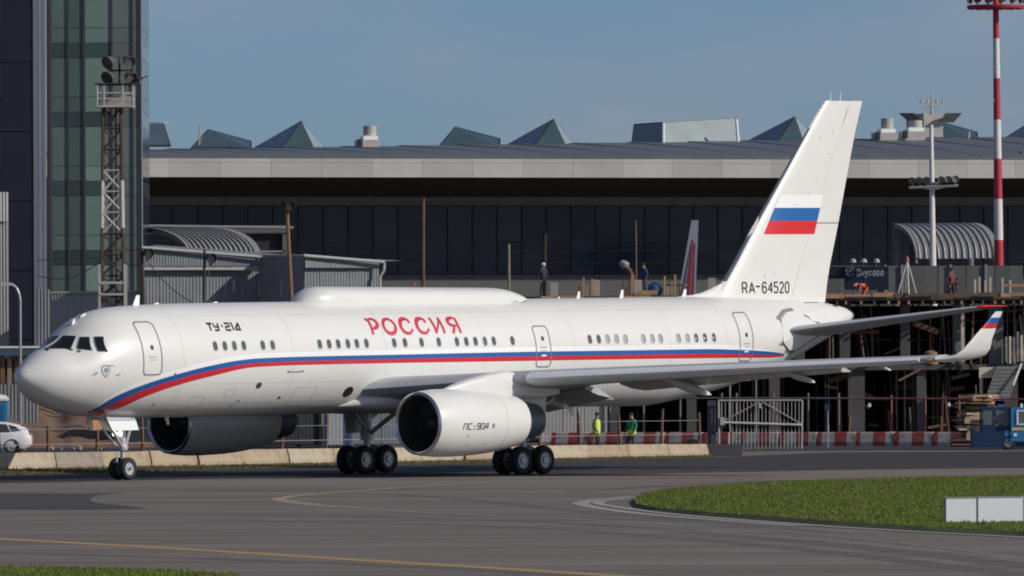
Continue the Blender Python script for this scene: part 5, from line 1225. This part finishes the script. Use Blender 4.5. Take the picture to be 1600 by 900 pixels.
# ---------------------------------------------------------------- red and white barrier row
def rw_mat():
    m = bpy.data.materials.new('red_white_barrier'); m.use_nodes = True; n, l = m.node_tree.nodes, m.node_tree.links; b = n['Principled BSDF']; b.inputs['Roughness'].default_value = .8
    t = n.new('ShaderNodeTexCoord'); sx = n.new('ShaderNodeSeparateXYZ'); l.new(t.outputs['Object'], sx.inputs[0])
    z = n.new('ShaderNodeTexNoise'); z.inputs['Scale'].default_value = 4; l.new(t.outputs['Object'], z.inputs['Vector'])
    a = n.new('ShaderNodeMath'); a.operation = 'MULTIPLY_ADD'; a.inputs[1].default_value = .12; l.new(z.outputs['Fac'], a.inputs[0]); l.new(sx.outputs['X'], a.inputs[2])
    d = n.new('ShaderNodeMath'); d.operation = 'PINGPONG'; d.inputs[1].default_value = .62; l.new(a.outputs[0], d.inputs[0])
    g = n.new('ShaderNodeMath'); g.operation = 'GREATER_THAN'; g.inputs[1].default_value = .31; l.new(d.outputs[0], g.inputs[0])
    x = n.new('ShaderNodeMix'); x.data_type = 'RGBA'; x.inputs[6].default_value = (.38, .06, .06, 1); x.inputs[7].default_value = (.50, .47, .41, 1); l.new(g.outputs[0], x.inputs[0])
    q = n.new('ShaderNodeValToRGB'); q.color_ramp.elements[0].position = .30; q.color_ramp.elements[1].position = .45; z2 = n.new('ShaderNodeTexNoise'); z2.inputs['Scale'].default_value = 3; z2.inputs['Detail'].default_value = 6; l.new(t.outputs['Object'], z2.inputs['Vector']); l.new(z2.outputs['Fac'], q.inputs['Fac'])
    y = n.new('ShaderNodeMix'); y.data_type = 'RGBA'; y.inputs[6].default_value = (.26, .20, .17, 1); l.new(q.outputs['Color'], y.inputs[0]); l.new(x.outputs[2], y.inputs[7]); l.new(y.outputs[2], b.inputs['Base Color']); return m
M_RW = rw_mat(); rws = [jersey(1.9, .68, .55, .30, 60 + i).mesh('striped_barrier', M_RW) for i in range(3)]
r0_, r1_ = at(862, 600, 424), at(1519, 600, 416); nrw = 11; dv = (r1_ - r0_) / nrw; ang = math.atan2(dv.y, dv.x)
for i in range(nrw):
    p = r0_ + dv * i; o = bpy.data.objects.new('striped_barrier', rws[i % 3]); COL.objects.link(o); o.location = (p.x + .02, p.y + brng.uniform(-.06, .06), -.005); o.rotation_euler = (0, 0, ang); o.scale = (Vector((dv.x, dv.y)).length / 1.93, 1, 1)
    tag(o, '%s red and white striped barrier block counting left from the blue tractor' % ORD[nrw - 1 - i], 'barrier', 'red and white barrier blocks')

# red pipe fence on top of / behind the striped row
rfn = thing('pipe_fence', 'tall pipe fence with red posts and rails in front of the building site', 'fence', (12, 419, 0))
M_RPIPE = mat('red_pipe_paint', (.30, .075, .075), .65, var=.25, scale=3); M_GPIPE = mat('dull_pipe_paint', (.20, .15, .145), .7, var=.25, scale=3)
FYf = lambda px: 425.2 - (px - 862) / 657 * 8
xs_p = [902, 952, 1005, 1062, 1127, 1150, 1208, 1262, 1310, 1392, 1445, 1498, 1552, 1606]
for px in xs_p:
    Y = FYf(px); x = at(px, 600, Y).x; h_ = zz(px, 614 if px < 1380 else 617, Y); MB().tube((x, Y, 0), (x, Y, h_), .055, n=7).build('post', M_RPIPE if px > 1380 else M_GPIPE, rfn)
for xa, xb, ya, yb, m_ in ((1062, 1392, 622, 622.5, M_GPIPE), (1392, 1640, 622.5, 624, M_RPIPE), (1392, 1520, 675, 676.5, M_RPIPE)):
    a, b = at(xa, ya, FYf(xa) - .08), at(xb, yb, FYf(xb) - .08); MB().tube(a, b, .045, n=6).build('rail', m_, rfn)
for px, py in ((1481, 633), (1357, 634)): p = at(px, py, FYf(px) - .2); MB().lathe([(-.12, .05), (0, .12), (.12, .06)], p, (.3, -.3, .9), 8, True, True).build('fence_lamp', M_PALEMET, rfn)

# ---------------------------------------------------------------- swing gate
GY = 404.0; ga, gb = at(1120, 702, GY), at(1253, 702, GY); ztg = zz(1185, 625.5, GY)
gate = thing('swing_gate', 'grey steel bar gate with diagonal braces in front of the striped barriers', 'gate', (ga.x, GY, 0))
M_GATE = mat('gate_grey_paint', (.36, .35, .34), .6, .1, var=.15, scale=3)
def gp(px, py): return at(px, py, GY)
for p, q, r_ in (((1122, 626), (1253, 625.5), .05), ((1253, 625.5), (1252, 703), .05), ((1139, 703), (1252, 703), .04), ((1122, 626), (1123, 700), .06)): MB().tube(gp(*p), gp(*q), r_, n=6).build('frame_bar', M_GATE, gate)
for k in range(22): x = 1127 + k * 5.75; MB().tube(gp(x, 626), gp(x, 702 if x > 1140 else 668), .018, n=5).build('bar', M_GATE, gate)
MB().tube(gp(1126, 660) + Vector((0, -.08, 0)), gp(1253, 664) + Vector((0, -.08, 0)), .06, n=6).build('boom', M_PALEMET, gate)
for p, q in (((1130, 658), (1186, 628)), ((1190, 628), (1250, 662))): MB().tube(gp(*p) + Vector((0, -.05, 0)), gp(*q) + Vector((0, -.05, 0)), .03, n=5).build('brace', M_GATE, gate)
MB().box(gp(1128, 658) + Vector((0, -.1, 0)), (.2, .2, .36)).build('counterweight', M_PALEMET, gate); MB().box(gp(1187, 634) + Vector((0, -.1, 0)), (.12, .1, .24)).build('lock_plate', M_PALEMET, gate)
MB().box((gp(1112, 660).x, GY + .4, 1.15), (.4, .4, 2.3)).build('gate_post', M_DKMET, gate); x = gp(1138, 700).x; MB().tube((x, GY - .3, 0), (x, GY - .3, .8), .045).build('stop_post', M_PALEMET, gate)
# small sign post right of the gate
sx_ = at(1293, 660, 408).x; spost = thing('sign_post', 'thin grey post with a small dark blue plate right of the gate', 'sign', (sx_, 408, 0))
MB().tube((sx_, 408, 0), (sx_, 408, zz(1293, 640, 408)), .035, n=6).build('post', M_GALV, spost); MB().box((sx_ - .02, 407.95, zz(1293, 636, 408)), (.26, .03, .3)).build('plate', mat('sign_navy', (.02, .05, .10), .5), spost)
# ---------------------------------------------------------------- soil heap left of the nose
hp = MB(); hr = random.Random(12); nx, ny = 60, 14; cen = []
for j in range(ny):
    row = []
    for i in range(nx):
        px = -90 + 420 * i / (nx - 1); Y = 426 + 1.2 * j; x = at(px, 640, Y).x; v = j / (ny - 1)
        crest = 2.2 - .005 * max(0, px - 40) + .22 * math.sin(px * .045 + 1) + .12 * math.sin(px * .12)
        z = crest * (v ** .75) * (1 + .10 * math.sin(px * .06 + j * 1.3)) + hr.uniform(-.07, .07) * (0 < j)
        row.append((x, Y, z if j > 0 else -.05))
    cen.append(row)
hp.loft(cen, closed=False)
tag(hp.build('soil_heap', mat('red_brown_soil', (.19, .105, .07), .95, var=.4, scale=.9, bump=.8, bscale=2.5, dirt=(.15, .125, .10)), None, 80), kind='structure')
for k in (0, 2, 3, 7, 8, 11, 14, 19, 22):
    px = -8 + (k % 13) * 15 + hr.uniform(-4, 4); Y = 413 + hr.uniform(-1.5, 1.5); p = at(px, 680, Y); s_ = hr.uniform(.12, .18) if k < 13 else hr.uniform(.24, .36)
    q = MB(); q.lathe([(-s_ * .5, .02), (-s_ * .3, s_ * .5), (s_ * .1, s_ * .62), (s_ * .5, .05)], (p.x, Y, s_ * .35), (hr.uniform(-.6, .6), hr.uniform(-.6, .6), 1), 6, True, True)
    tag(q.build('rubble_stone', mat('rubble_grey', (.27, .24, .21), .9, var=.3), None), '%s %s broken stone from the left at the foot of the soil heap' % (ORD[k % 13], 'small' if k < 13 else 'larger'), 'stone', 'rubble stones by the soil heap')

# ---------------------------------------------------------------- white hatchback cut by the left edge
def car(o, rz):
    t = thing('parked_car', 'white hatchback cut by the left picture edge behind the concrete barriers', 'car', o, rz)
    I = MATRIX.pop(t.name)
    MC = mat('white_car_paint', (.74, .75, .76), .25, var=.01, coat=.6); MG = mat('car_glass', (.045, .055, .06), .05, var=.0); L, W = 4.35, 1.78
    # body sections along x (0 front .. L rear): lower body and roof line
    low_ = [(0, .35, .55, .60), (.25, .22, .70, .76), (1.0, .20, .88, .86), (1.9, .20, .94, .89), (3.2, .20, .97, .89), (3.9, .22, .99, .87), (4.22, .30, .96, .80), (4.35, .42, .80, .70)]
    rings_ = [[(x, -w, z0 + .12), (x, -w * 1.0, (z0 + z1) * .55), (x, -w * .96, z1 - .05), (x, -w * .88, z1), (x, w * .88, z1), (x, w * .96, z1 - .05), (x, w, (z0 + z1) * .55), (x, w, z0 + .12), (x, w * .9, z0), (x, -w * .9, z0)] for x, z0, z1, w in low_]
    body = MB().loft(rings_).build('body', MC, t, 45)
    cab = [(1.05, .86, .72), (1.55, 1.18, .66), (2.05, 1.43, .60), (2.6, 1.49, .59), (3.2, 1.46, .58), (3.75, 1.34, .60), (4.1, 1.16, .64), (4.28, .93, .70)]
    MB().loft([[(x, -.80, .86), (x, -w, z - .07), (x, -w * .85, z), (x, w * .85, z), (x, w, z - .07), (x, .80, .86)] for x, z, w in cab]).build('roof', MC, t, 50)
    for s in (-1, 1):
        gl = [[(1.5, .97), (2.1, 1.33), (2.6, 1.39), (2.6, .99)], [(2.66, .99), (2.66, 1.39), (3.2, 1.36), (3.38, 1.0)], [(3.45, 1.02), (3.3, 1.34), (3.62, 1.25), (3.86, 1.06)]]
        for g in gl:
            P = []
            for x, z in g:
                zt_ = np.interp(x, [c[0] for c in cab], [c[1] for c in cab]); w = np.interp(x, [c[0] for c in cab], [c[2] for c in cab]); f = (z - .86) / max(.05, zt_ - .07 - .86); P.append(Vector((x, s * (.80 + (w - .80) * min(1, f) + .012), z)))
            MB().prism(P, (0, s * .006, 0)).build('window', MG, t)
        MB().tube((2.72, s * .90, .82), (2.92, s * .90, .82), .02, n=6).build('door_handle', M_SEAM, t)
        for x in (.85, 3.45):
            c = Vector((x, s * .78, .31)); w_ = MB().lathe([(-.1, .20), (-.1, .28), (-.06, .31), (.06, .31), (.1, .28), (.1, .20)], c, (0, 1, 0), 24).build('wheel', M_TYRE, t, 40)
            MB().lathe([(s * .095, .21), (s * .07, .18), (s * .09, .05), (s * .1, 0)], c, (0, 1, 0), 16).build('rim', mat('car_rim', (.24, .25, .26), .5), w_, 40)
            MB().lathe([(s * .09, .37), (s * .128, .36), (s * .128, .315), (s * .05, .315)], c, (0, 1, 0), 24).build('wheel_arch', M_BLKP, t, 40)
        MB().box((4.2, s * .62, .86), (.2, .22, .18)).build('tail_light', mat('tail_lamp_red', (.35, .02, .02), .3), t)
        MB().box((.12, s * .55, .62), (.2, .34, .14)).build('headlight', M_BRIGHT, t)
    MB().add([(4.285, -.58, .98), (4.285, .58, .98), (3.82, .5, 1.33), (3.82, -.5, 1.33)], [(0, 1, 2, 3)]).build('rear_window', MG, t)
    return t
cg_ = gnd(50, 708.5); car((cg_.x - 4.35, cg_.y, .005), 0.0)
# blue cabin with a white roof behind the car
bc = at(-6, 640, 413); cbn = thing('portable_toilet', 'blue plastic cabin with a white roof behind the white hatchback', 'cabin', (bc.x, 413, 0))
zt_ = zz(0, 626, 413); MB().box((bc.x, 413, zt_ / 2), (1.05, 1.1, zt_)).build('cabin', mat('blue_plastic', (.03, .20, .42), .45, var=.1), cbn)
MB().loft([[(bc.x + sx_ * k_, 413 + sy_ * k_ , zt_ + z) for sx_, sy_ in ((-.56, -.58), (.56, -.58), (.56, .58), (-.56, .58))] for k_, z in ((1, 0), (1, .1), (.8, .24), (.4, .30))]).build('roof', M_BRIGHT, cbn)
MB().box((bc.x, 412.42, zt_ * .48), (.75, .05, zt_ * .85)).build('door', mat('blue_plastic_dark', (.02, .13, .30), .45, var=.1), cbn)
for dx in (.3, .42): MB().box((bc.x + dx, 412.4, .55), (.05, .06, .7)).build('rib', M_BLKP, cbn)

# ---------------------------------------------------------------- blue tow tractor at right
TY = 396.0; tx = lambda px: at(px, 690, TY).x
tr = thing('tow_tractor', 'blue airport tow tractor with glazed cab cut by the right picture edge', 'tractor', (tx(1560), TY, 0))
M_TB = mat('tractor_blue', (.03, .19, .42), .4, var=.08, coat=.2); M_TN = mat('tractor_navy', (.012, .035, .10), .45, var=.15); M_TG = mat('tractor_glass', (.12, .16, .17), .1, var=.1)
zt2 = lambda py: zz(1560, py, TY)
def tbox(x0, x1, y0, y1, Y0, dep, m, nm, par=None): return MB().box(((tx(x0) + tx(x1)) / 2, Y0 + dep / 2, (zt2(y0) + zt2(y1)) / 2), (tx(x1) - tx(x0), dep, zt2(y0) - zt2(y1))).build(nm, m, par or tr)
tbox(1519, 1568, 674, 700, TY, 2.1, M_TN, 'rear_deck'); tbox(1519, 1524, 668, 676, TY + .1, 1.9, M_TN, 'deck_rail')
tbox(1534, 1580, 665, 675, TY + .2, 1.8, M_TN, 'cab_base'); tbox(1533, 1581, 636, 640, TY + .2, 1.8, M_TN, 'cab_roof'); tbox(1560, 1570, 632, 636, TY + .8, .4, M_TB, 'roof_lamp')
for x0 in (1534, 1553, 1577):
    for Y0 in (TY + .2, TY + 1.9): tbox(x0, x0 + 2.6, 640, 665, Y0, .1, M_TN, 'cab_pillar')
tbox(1537, 1552.5, 641, 664, TY + .23, .03, M_TG, 'cab_window'); tbox(1556, 1576.5, 641, 664, TY + .23, .03, M_TG, 'cab_window')
tbox(1540, 1552, 652, 668, TY + 1.0, .5, M_BLKP, 'seat')
fb = tbox(1579, 1668, 637, 690, TY - .05, 2.2, M_TB, 'front_body')
tbox(1569, 1579, 673, 690, TY, 2.1, M_TB, 'step_panel'); tbox(1579, 1668, 690, 700, TY + .1, 1.9, M_TN, 'chassis')
for x0, x1, y0, y1 in ((1588, 1612, 641, 643), (1588, 1612, 662, 664), (1588, 1590.5, 643, 662), (1609, 1612, 643, 662)): tbox(x0, x1, y0, y1, TY - .09, .05, M_BRIGHT, 'window_frame', fb)
tbox(1590.5, 1609, 643, 662, TY - .07, .03, M_TG, 'side_window', fb); tbox(1580, 1668, 668.5, 672.5, TY - .075, .03, mat('tractor_yellow', (.62, .52, .16), .5), 'yellow_stripe', fb)
tbox(1583, 1588, 677, 682, TY - .08, .04, M_BRIGHT, 'side_lamp', fb); tbox(1595, 1599, 631, 637, TY + .5, .15, M_BRIGHT, 'beacon', fb)
for px in (1576, 1645):
    for Y0 in (TY + .12, TY + 1.75):
        c = Vector((tx(px), Y0, .34)); w_ = MB().lathe([(-.13, .2), (-.13, .31), (-.07, .345), (.07, .345), (.13, .31), (.13, .2)], c, (0, 1, 0), 24).build('wheel', M_TYRE, tr, 40); MB().lathe([(-.12, .2), (-.06, .17), (-.09, .0)], c, (0, 1, 0), 16).build('rim', M_GALV, w_, 40)

# ---------------------------------------------------------------- timber pile by the stairs
tp_ = thing('timber_pile', 'untidy pile of brown planks and pallets beside the blue tractor', 'timber', (at(1512, 680, 412).x, 412, 0)); pr = random.Random(17)
for k in range(46):
    py = 697 - 82 * (k / 46) ** .9; half = 26 - 8 * (k / 46); px = 1514 + (k / 46) * 16 + pr.uniform(-8, 8); p = at(px, py, 412 + pr.uniform(-.6, .6)); L = pr.uniform(.9, 1.9)
    MB().box(p, (L, pr.uniform(.2, .9), pr.uniform(.04, .09)), pr.uniform(-.5, .5)).build('plank', pr.choice((M_FORM, mat('plank_brown', (.30, .19, .12), .85, var=.3), mat('plank_grey', (.22, .17, .13), .85, var=.3), mat('plank_light', (.50, .37, .25), .85, var=.25))), tp_)
for px, y0, y1 in ((1521, 646, 664), (1524, 665, 690)):
    a, b = at(px - 14, y1, 411.2), at(px + 15, y0, 411.2); MB().box(((a.x + b.x) / 2, 411.2, (a.z + b.z) / 2), (b.x - a.x, .06, (b.z - a.z) * .9), M=Matrix.Rotation(.12, 3, 'Y')).build('board_sheet', mat('plank_light', (.50, .37, .25), .85), tp_)

# ---------------------------------------------------------------- site containers seen under the belly
def container(label, x0, x1, yt, Y, m, trim):
    a, b = at(x0, 690, Y), at(x1, yt, Y); t = thing('site_container', label, 'container', ((a.x + b.x) / 2, Y, 0))
    corrugated((a.x, Y), (b.x, Y), .15, b.z, b.z, m, t, 1.2, .16, .005)
    MB().box(((a.x + b.x) / 2, Y + 1.3, b.z / 2 + .05), (b.x - a.x - .1, 2.4, b.z - .1)).build('body', m, t)
    for x in (a.x, b.x): MB().box((x, Y - .02, b.z / 2), (.14, .16, b.z)).build('corner_post', trim, t)
    MB().box(((a.x + b.x) / 2, Y - .02, b.z + .02), (b.x - a.x, .16, .14)).build('top_rail', trim, t); return t
container('pale grey corrugated container seen between nose engine and far landing gear', 507, 546, 610, 420, mat('container_pale', (.46, .48, .47), .6, var=.12, scale=.8), mat('container_blue_trim', (.05, .11, .26), .5))
container('blue-grey container seen behind the far main landing gear', 550, 640, 606, 424, mat('container_bluegrey', (.22, .27, .29), .6, var=.12, scale=.8), M_COR2)
container('dark container seen between far engine and far landing gear', 395, 500, 612, 424, mat('container_dark', (.055, .06, .068), .7, var=.15, scale=.8), M_BLKP)
container('pale grey site cabin seen under the wing behind the workers', 845, 946, 600, 431, mat('cabin_grey', (.40, .40, .39), .65, var=.12, scale=.8), M_CORP)
container('dark blue container far behind the nose wheel', 180, 300, 625, 428, mat('container_navy', (.04, .055, .075), .6, var=.12), M_BLKP)

# ---------------------------------------------------------------- panels on the grass island
pn = thing('panel_sign', 'blank white two-panel board on posts standing in the grass island', 'sign', gnd(1540, 823))
PY = gnd(1540, 823).y
for x0, x1 in ((1476, 1524.5), (1526.5, 1599)):
    a, b = at(x0, 820.5, PY), at(x1, 776.5 if x0 < 1500 else 775.5, PY); yo = PY + ((a.x + b.x) / 2 - at(1538, 800, PY).x) * math.tan(R(14)); o = MB().box(((a.x + b.x) / 2, yo, (a.z + b.z) / 2), (b.x - a.x, .05, b.z - a.z), R(14)).build('panel', mat('panel_white', (.74, .78, .82), .45, var=.03, scale=1.5), pn)
    for z in (a.z + .01, b.z - .01): MB().box(((a.x + b.x) / 2, yo - .02, z), (b.x - a.x, .05, .025), R(14)).build('edge_trim', M_GALV, o)
for px in (1475.5, 1525.5, 1600): x = at(px, 800, PY).x; yo = PY + (x - at(1538, 800, PY).x) * math.tan(R(14)) + .05; MB().tube((x, yo, -.05), (x, yo, at(px, 775, PY).z), .022, n=6).build('post', M_GALV, pn)

# ---------------------------------------------------------------- people
M_SKIN = mat('skin', (.42, .26, .19), .6, var=.08)
def person(label, loc, rz, h, trousers, jacket, vest=None, helmet=None, pose='stand'):
    t = thing('person', label, 'person', loc, rz); MATRIX.pop(t.name); k = h / 1.78
    if pose == 'stand': J = {'pel': (0, 0, .95), 'ch': (0, .02, 1.25), 'nk': (0, .02, 1.47), 'hd': (0, -.02, 1.62), 'top': (0, -.02, 1.74), 'hL': (.1, 0, .9), 'kL': (.12, -.05, .5), 'aL': (.13, .03, .08), 'tL': (.14, -.14, .03), 'hR': (-.1, 0, .9), 'kR': (-.13, -.04, .5), 'aR': (-.16, .05, .08), 'tR': (-.17, -.12, .03), 'sL': (.19, .02, 1.41), 'eL': (.27, .04, 1.13), 'wL': (.25, -.12, .9), 'fL': (.24, -.17, .82), 'sR': (-.19, .02, 1.41), 'eR': (-.28, .05, 1.14), 'wR': (-.27, -.12, .92), 'fR': (-.26, -.17, .84)}
    elif pose == 'bend': J = {'pel': (0, .12, .78), 'ch': (0, -.18, .95), 'nk': (0, -.38, 1.0), 'hd': (0, -.52, .98), 'top': (0, -.63, .97), 'hL': (.1, .1, .74), 'kL': (.12, -.12, .44), 'aL': (.13, .03, .08), 'tL': (.14, -.14, .03), 'hR': (-.1, .1, .74), 'kR': (-.13, -.1, .44), 'aR': (-.16, .05, .08), 'tR': (-.17, -.12, .03), 'sL': (.19, -.34, .97), 'eL': (.24, -.40, .68), 'wL': (.18, -.50, .46), 'fL': (.15, -.54, .38), 'sR': (-.19, -.34, .97), 'eR': (-.24, -.40, .68), 'wR': (-.18, -.50, .46), 'fR': (-.15, -.54, .38)}
    rad = {'pel': .15, 'ch': .165, 'nk': .06, 'hd': .095, 'top': .07, 'hL': .095, 'kL': .065, 'aL': .045, 'tL': .045, 'sL': .075, 'eL': .052, 'wL': .038, 'fL': .04}
    E_ = [('pel', 'ch'), ('ch', 'nk'), ('nk', 'hd'), ('hd', 'top')] + [(a + s, b + s) if a not in ('pel', 'ch') else (a, b + s) for s in 'LR' for a, b in (('pel', 'h'), ('h', 'k'), ('k', 'a'), ('a', 't'), ('ch', 's'), ('s', 'e'), ('e', 'w'), ('w', 'f'))]
    names = list(J); me = bpy.data.meshes.new('body'); me.from_pydata([tuple(c * k for c in J[n]) for n in names], [(names.index(a), names.index(b)) for a, b in E_], [])
    o = bpy.data.objects.new('body', me); COL.objects.link(o); o.parent = t
    o.modifiers.new('skin', 'SKIN')
    for i, n in enumerate(names):
        r_ = rad.get(n, rad.get(n[0] + 'L', .06)) * k; sv = me.skin_vertices[0].data[i]; sv.radius = (r_ * (1.2 if n == 'ch' else 1), r_); sv.use_root = n == 'pel'
    ss = o.modifiers.new('smooth', 'SUBSURF'); ss.levels = 1; ss.render_levels = 2
    # clothing colour by height on the continuous body: shoes and trousers, jacket, head
    m = bpy.data.materials.new('worker_clothes'); m.use_nodes = True; n_, l_ = m.node_tree.nodes, m.node_tree.links; b = n_['Principled BSDF']; b.inputs['Roughness'].default_value = .8
    tc_ = n_.new('ShaderNodeTexCoord'); sx = n_.new('ShaderNodeSeparateXYZ'); l_.new(tc_.outputs['Object'], sx.inputs[0]); mr = n_.new('ShaderNodeMath'); mr.operation = 'DIVIDE'; mr.inputs[1].default_value = 1.8 * k
    cr_ = n_.new('ShaderNodeValToRGB'); cr_.color_ramp.interpolation = 'CONSTANT'; el = cr_.color_ramp.elements
    if pose == 'stand': l_.new(sx.outputs['Z'], mr.inputs[0]); stops = [(0, (.02, .02, .02)), (.06, trousers), (.53, jacket), (.83, (.42, .26, .19))]
    else:
        neg = n_.new('ShaderNodeMath'); neg.operation = 'MULTIPLY_ADD'; neg.inputs[1].default_value = -1; neg.inputs[2].default_value = .3; l_.new(sx.outputs['Y'], neg.inputs[0]); l_.new(neg.outputs[0], mr.inputs[0]); stops = [(0, trousers), (.14, jacket), (.40, (.42, .26, .19))]
    el[0].position, el[0].color = stops[0][0], (*stops[0][1], 1); el[1].position, el[1].color = stops[1][0], (*stops[1][1], 1)
    for p_, c_ in stops[2:]: e_ = el.new(p_); e_.color = (*c_, 1)
    l_.new(mr.outputs[0], cr_.inputs['Fac']); l_.new(cr_.outputs['Color'], b.inputs['Base Color']); me.materials.append(m)
    if vest and pose == 'stand':
        MB().loft([[(x * k * w_, (.02 + y * d_) * k, z * k) for x, y in [(math.cos(q), math.sin(q)) for q in np.linspace(0, 2 * math.pi, 18, endpoint=False)]] for z, w_, d_ in ((.82, .205, .185), (1.0, .20, .18), (1.2, .225, .19), (1.38, .235, .175), (1.45, .17, .13))], False, False).build('safety_vest', mat('hi_vis_' + vest[0], vest[1], .6, var=.06), t, 60)
        MB().loft([[(x * k * w_, (.02 + y * d_) * k, z * k) for x, y in [(math.cos(q), math.sin(q)) for q in np.linspace(0, 2 * math.pi, 18, endpoint=False)]] for z, w_, d_ in ((1.02, .207, .187), (1.07, .212, .19))], False, False).build('reflective_band', M_BRIGHT, t, 60)
    hp_ = J['hd']; tp2 = J['top']
    hd = Vector(tp2) * k
    MB().lathe([(-.03, .125 * k), (-.01, .13 * k), (.01, .115 * k), (.07, .095 * k), (.10, .03)], hd - Vector((0, 0, .05 * k)), (0, 0, 1), 14).build('helmet' if helmet else 'hair', mat('helmet_%s' % helmet[0], helmet[1], .4) if helmet else mat('dark_hair', (.025, .02, .017), .8), t, 60)
    # face: nose, eyes
    fc = Vector(hp_) * k; fd = Vector((0, -.1, 0)) * k
    MB().lathe([(0, .02 * k), (.03 * k, .012 * k), (.05 * k, .004)], fc + fd * .85, (0, -1, -.3), 6, True, True).build('nose', M_SKIN, t)
    for s in (-1, 1):
        # hand: palm with five curled fingers
        w_ = Vector(J['fL' if s > 0 else 'fR']) * k
        for q in range(4): MB().tube(w_ + Vector(((q - 1.5) * .018 * k, 0, -.02)), w_ + Vector(((q - 1.5) * .02 * k, -.03 * k, -.085 * k)), .010 * k, .007 * k, n=5).build('finger', M_SKIN, t)
        MB().tube(w_ + Vector((-s * .035 * k, -.01, 0)), w_ + Vector((-s * .05 * k, -.04 * k, -.05 * k)), .011 * k, .008 * k, n=5).build('thumb', M_SKIN, t)
    return t
wy = at(932, 690, 398)
person('worker in a bright yellow safety vest standing behind the concrete barriers', (wy.x, 398, 0), R(70), 1.80, (.025, .028, .04), (.06, .065, .075), ('yellow', (.62, .82, .03)))
wy = at(986, 690, 398)
person('worker in a green jacket and yellow band standing right of the yellow-vested one', (wy.x, 398, 0), R(-40), 1.78, (.02, .024, .03), (.02, .22, .10), None, None)
gv = bpy.data.objects[[o.name for o in bpy.data.objects if o.name.startswith('person')][-1]]
MB().loft([[(x * w_, .02 + y * d_, z) for x, y in [(math.cos(q), math.sin(q)) for q in np.linspace(0, 2 * math.pi, 18, endpoint=False)]] for z, w_, d_ in ((.80, .215, .195), (.98, .21, .19))], False, False).build('hi_vis_band', mat('hi_vis_yellow', (.62, .82, .03), .6), gv, 60)
person('worker in dark clothes and a pale helmet on the slab right of the roof fairing', (srow(848.5), SY + .6, zs2), R(30), 1.72, (.02, .022, .028), (.02, .025, .045), None, ('white', (.6, .6, .58)))
person('worker in a blue jacket standing on the slab by the timber stack', (srow(1006), SY + 1.4, zs2), R(-50), 1.7, (.02, .03, .06), (.02, .05, .14))
person('worker in orange bending over on the slab in front of the name board', (srow(1352), SY + .7, zs2 - .35), R(-70), 1.6, (.42, .08, .03), (.62, .13, .05), None, ('orange', (.6, .16, .04)), 'bend')
person('worker in a dark red jacket on the slab left of the banded mast', (srow(1488), SY + 1.0, zs2 - .35), R(35), 1.72, (.02, .02, .025), (.14, .04, .05), None, None)
person('worker in black crouching beside the red-jacketed worker on the slab', (srow(1494), SY + 1.6, zs2 - .05), R(200), 1.6, (.02, .02, .025), (.03, .03, .035), None, ('red', (.3, .05, .04)), 'bend')
tb = MB(); tb.lathe([(0, .3), (.3, .42), (.55, .36), (.7, .12), (.72, 0)], (srow(1024), SY + 1.2, zs2), (0, 0, 1), 12, True)
tag(tb.build('tarpaulin_bundle', mat('blue_tarpaulin', (.03, .09, .19), .6, var=.2), None, 40), 'blue tarpaulin bundle on the slab beside the blue-jacketed worker', 'tarpaulin')
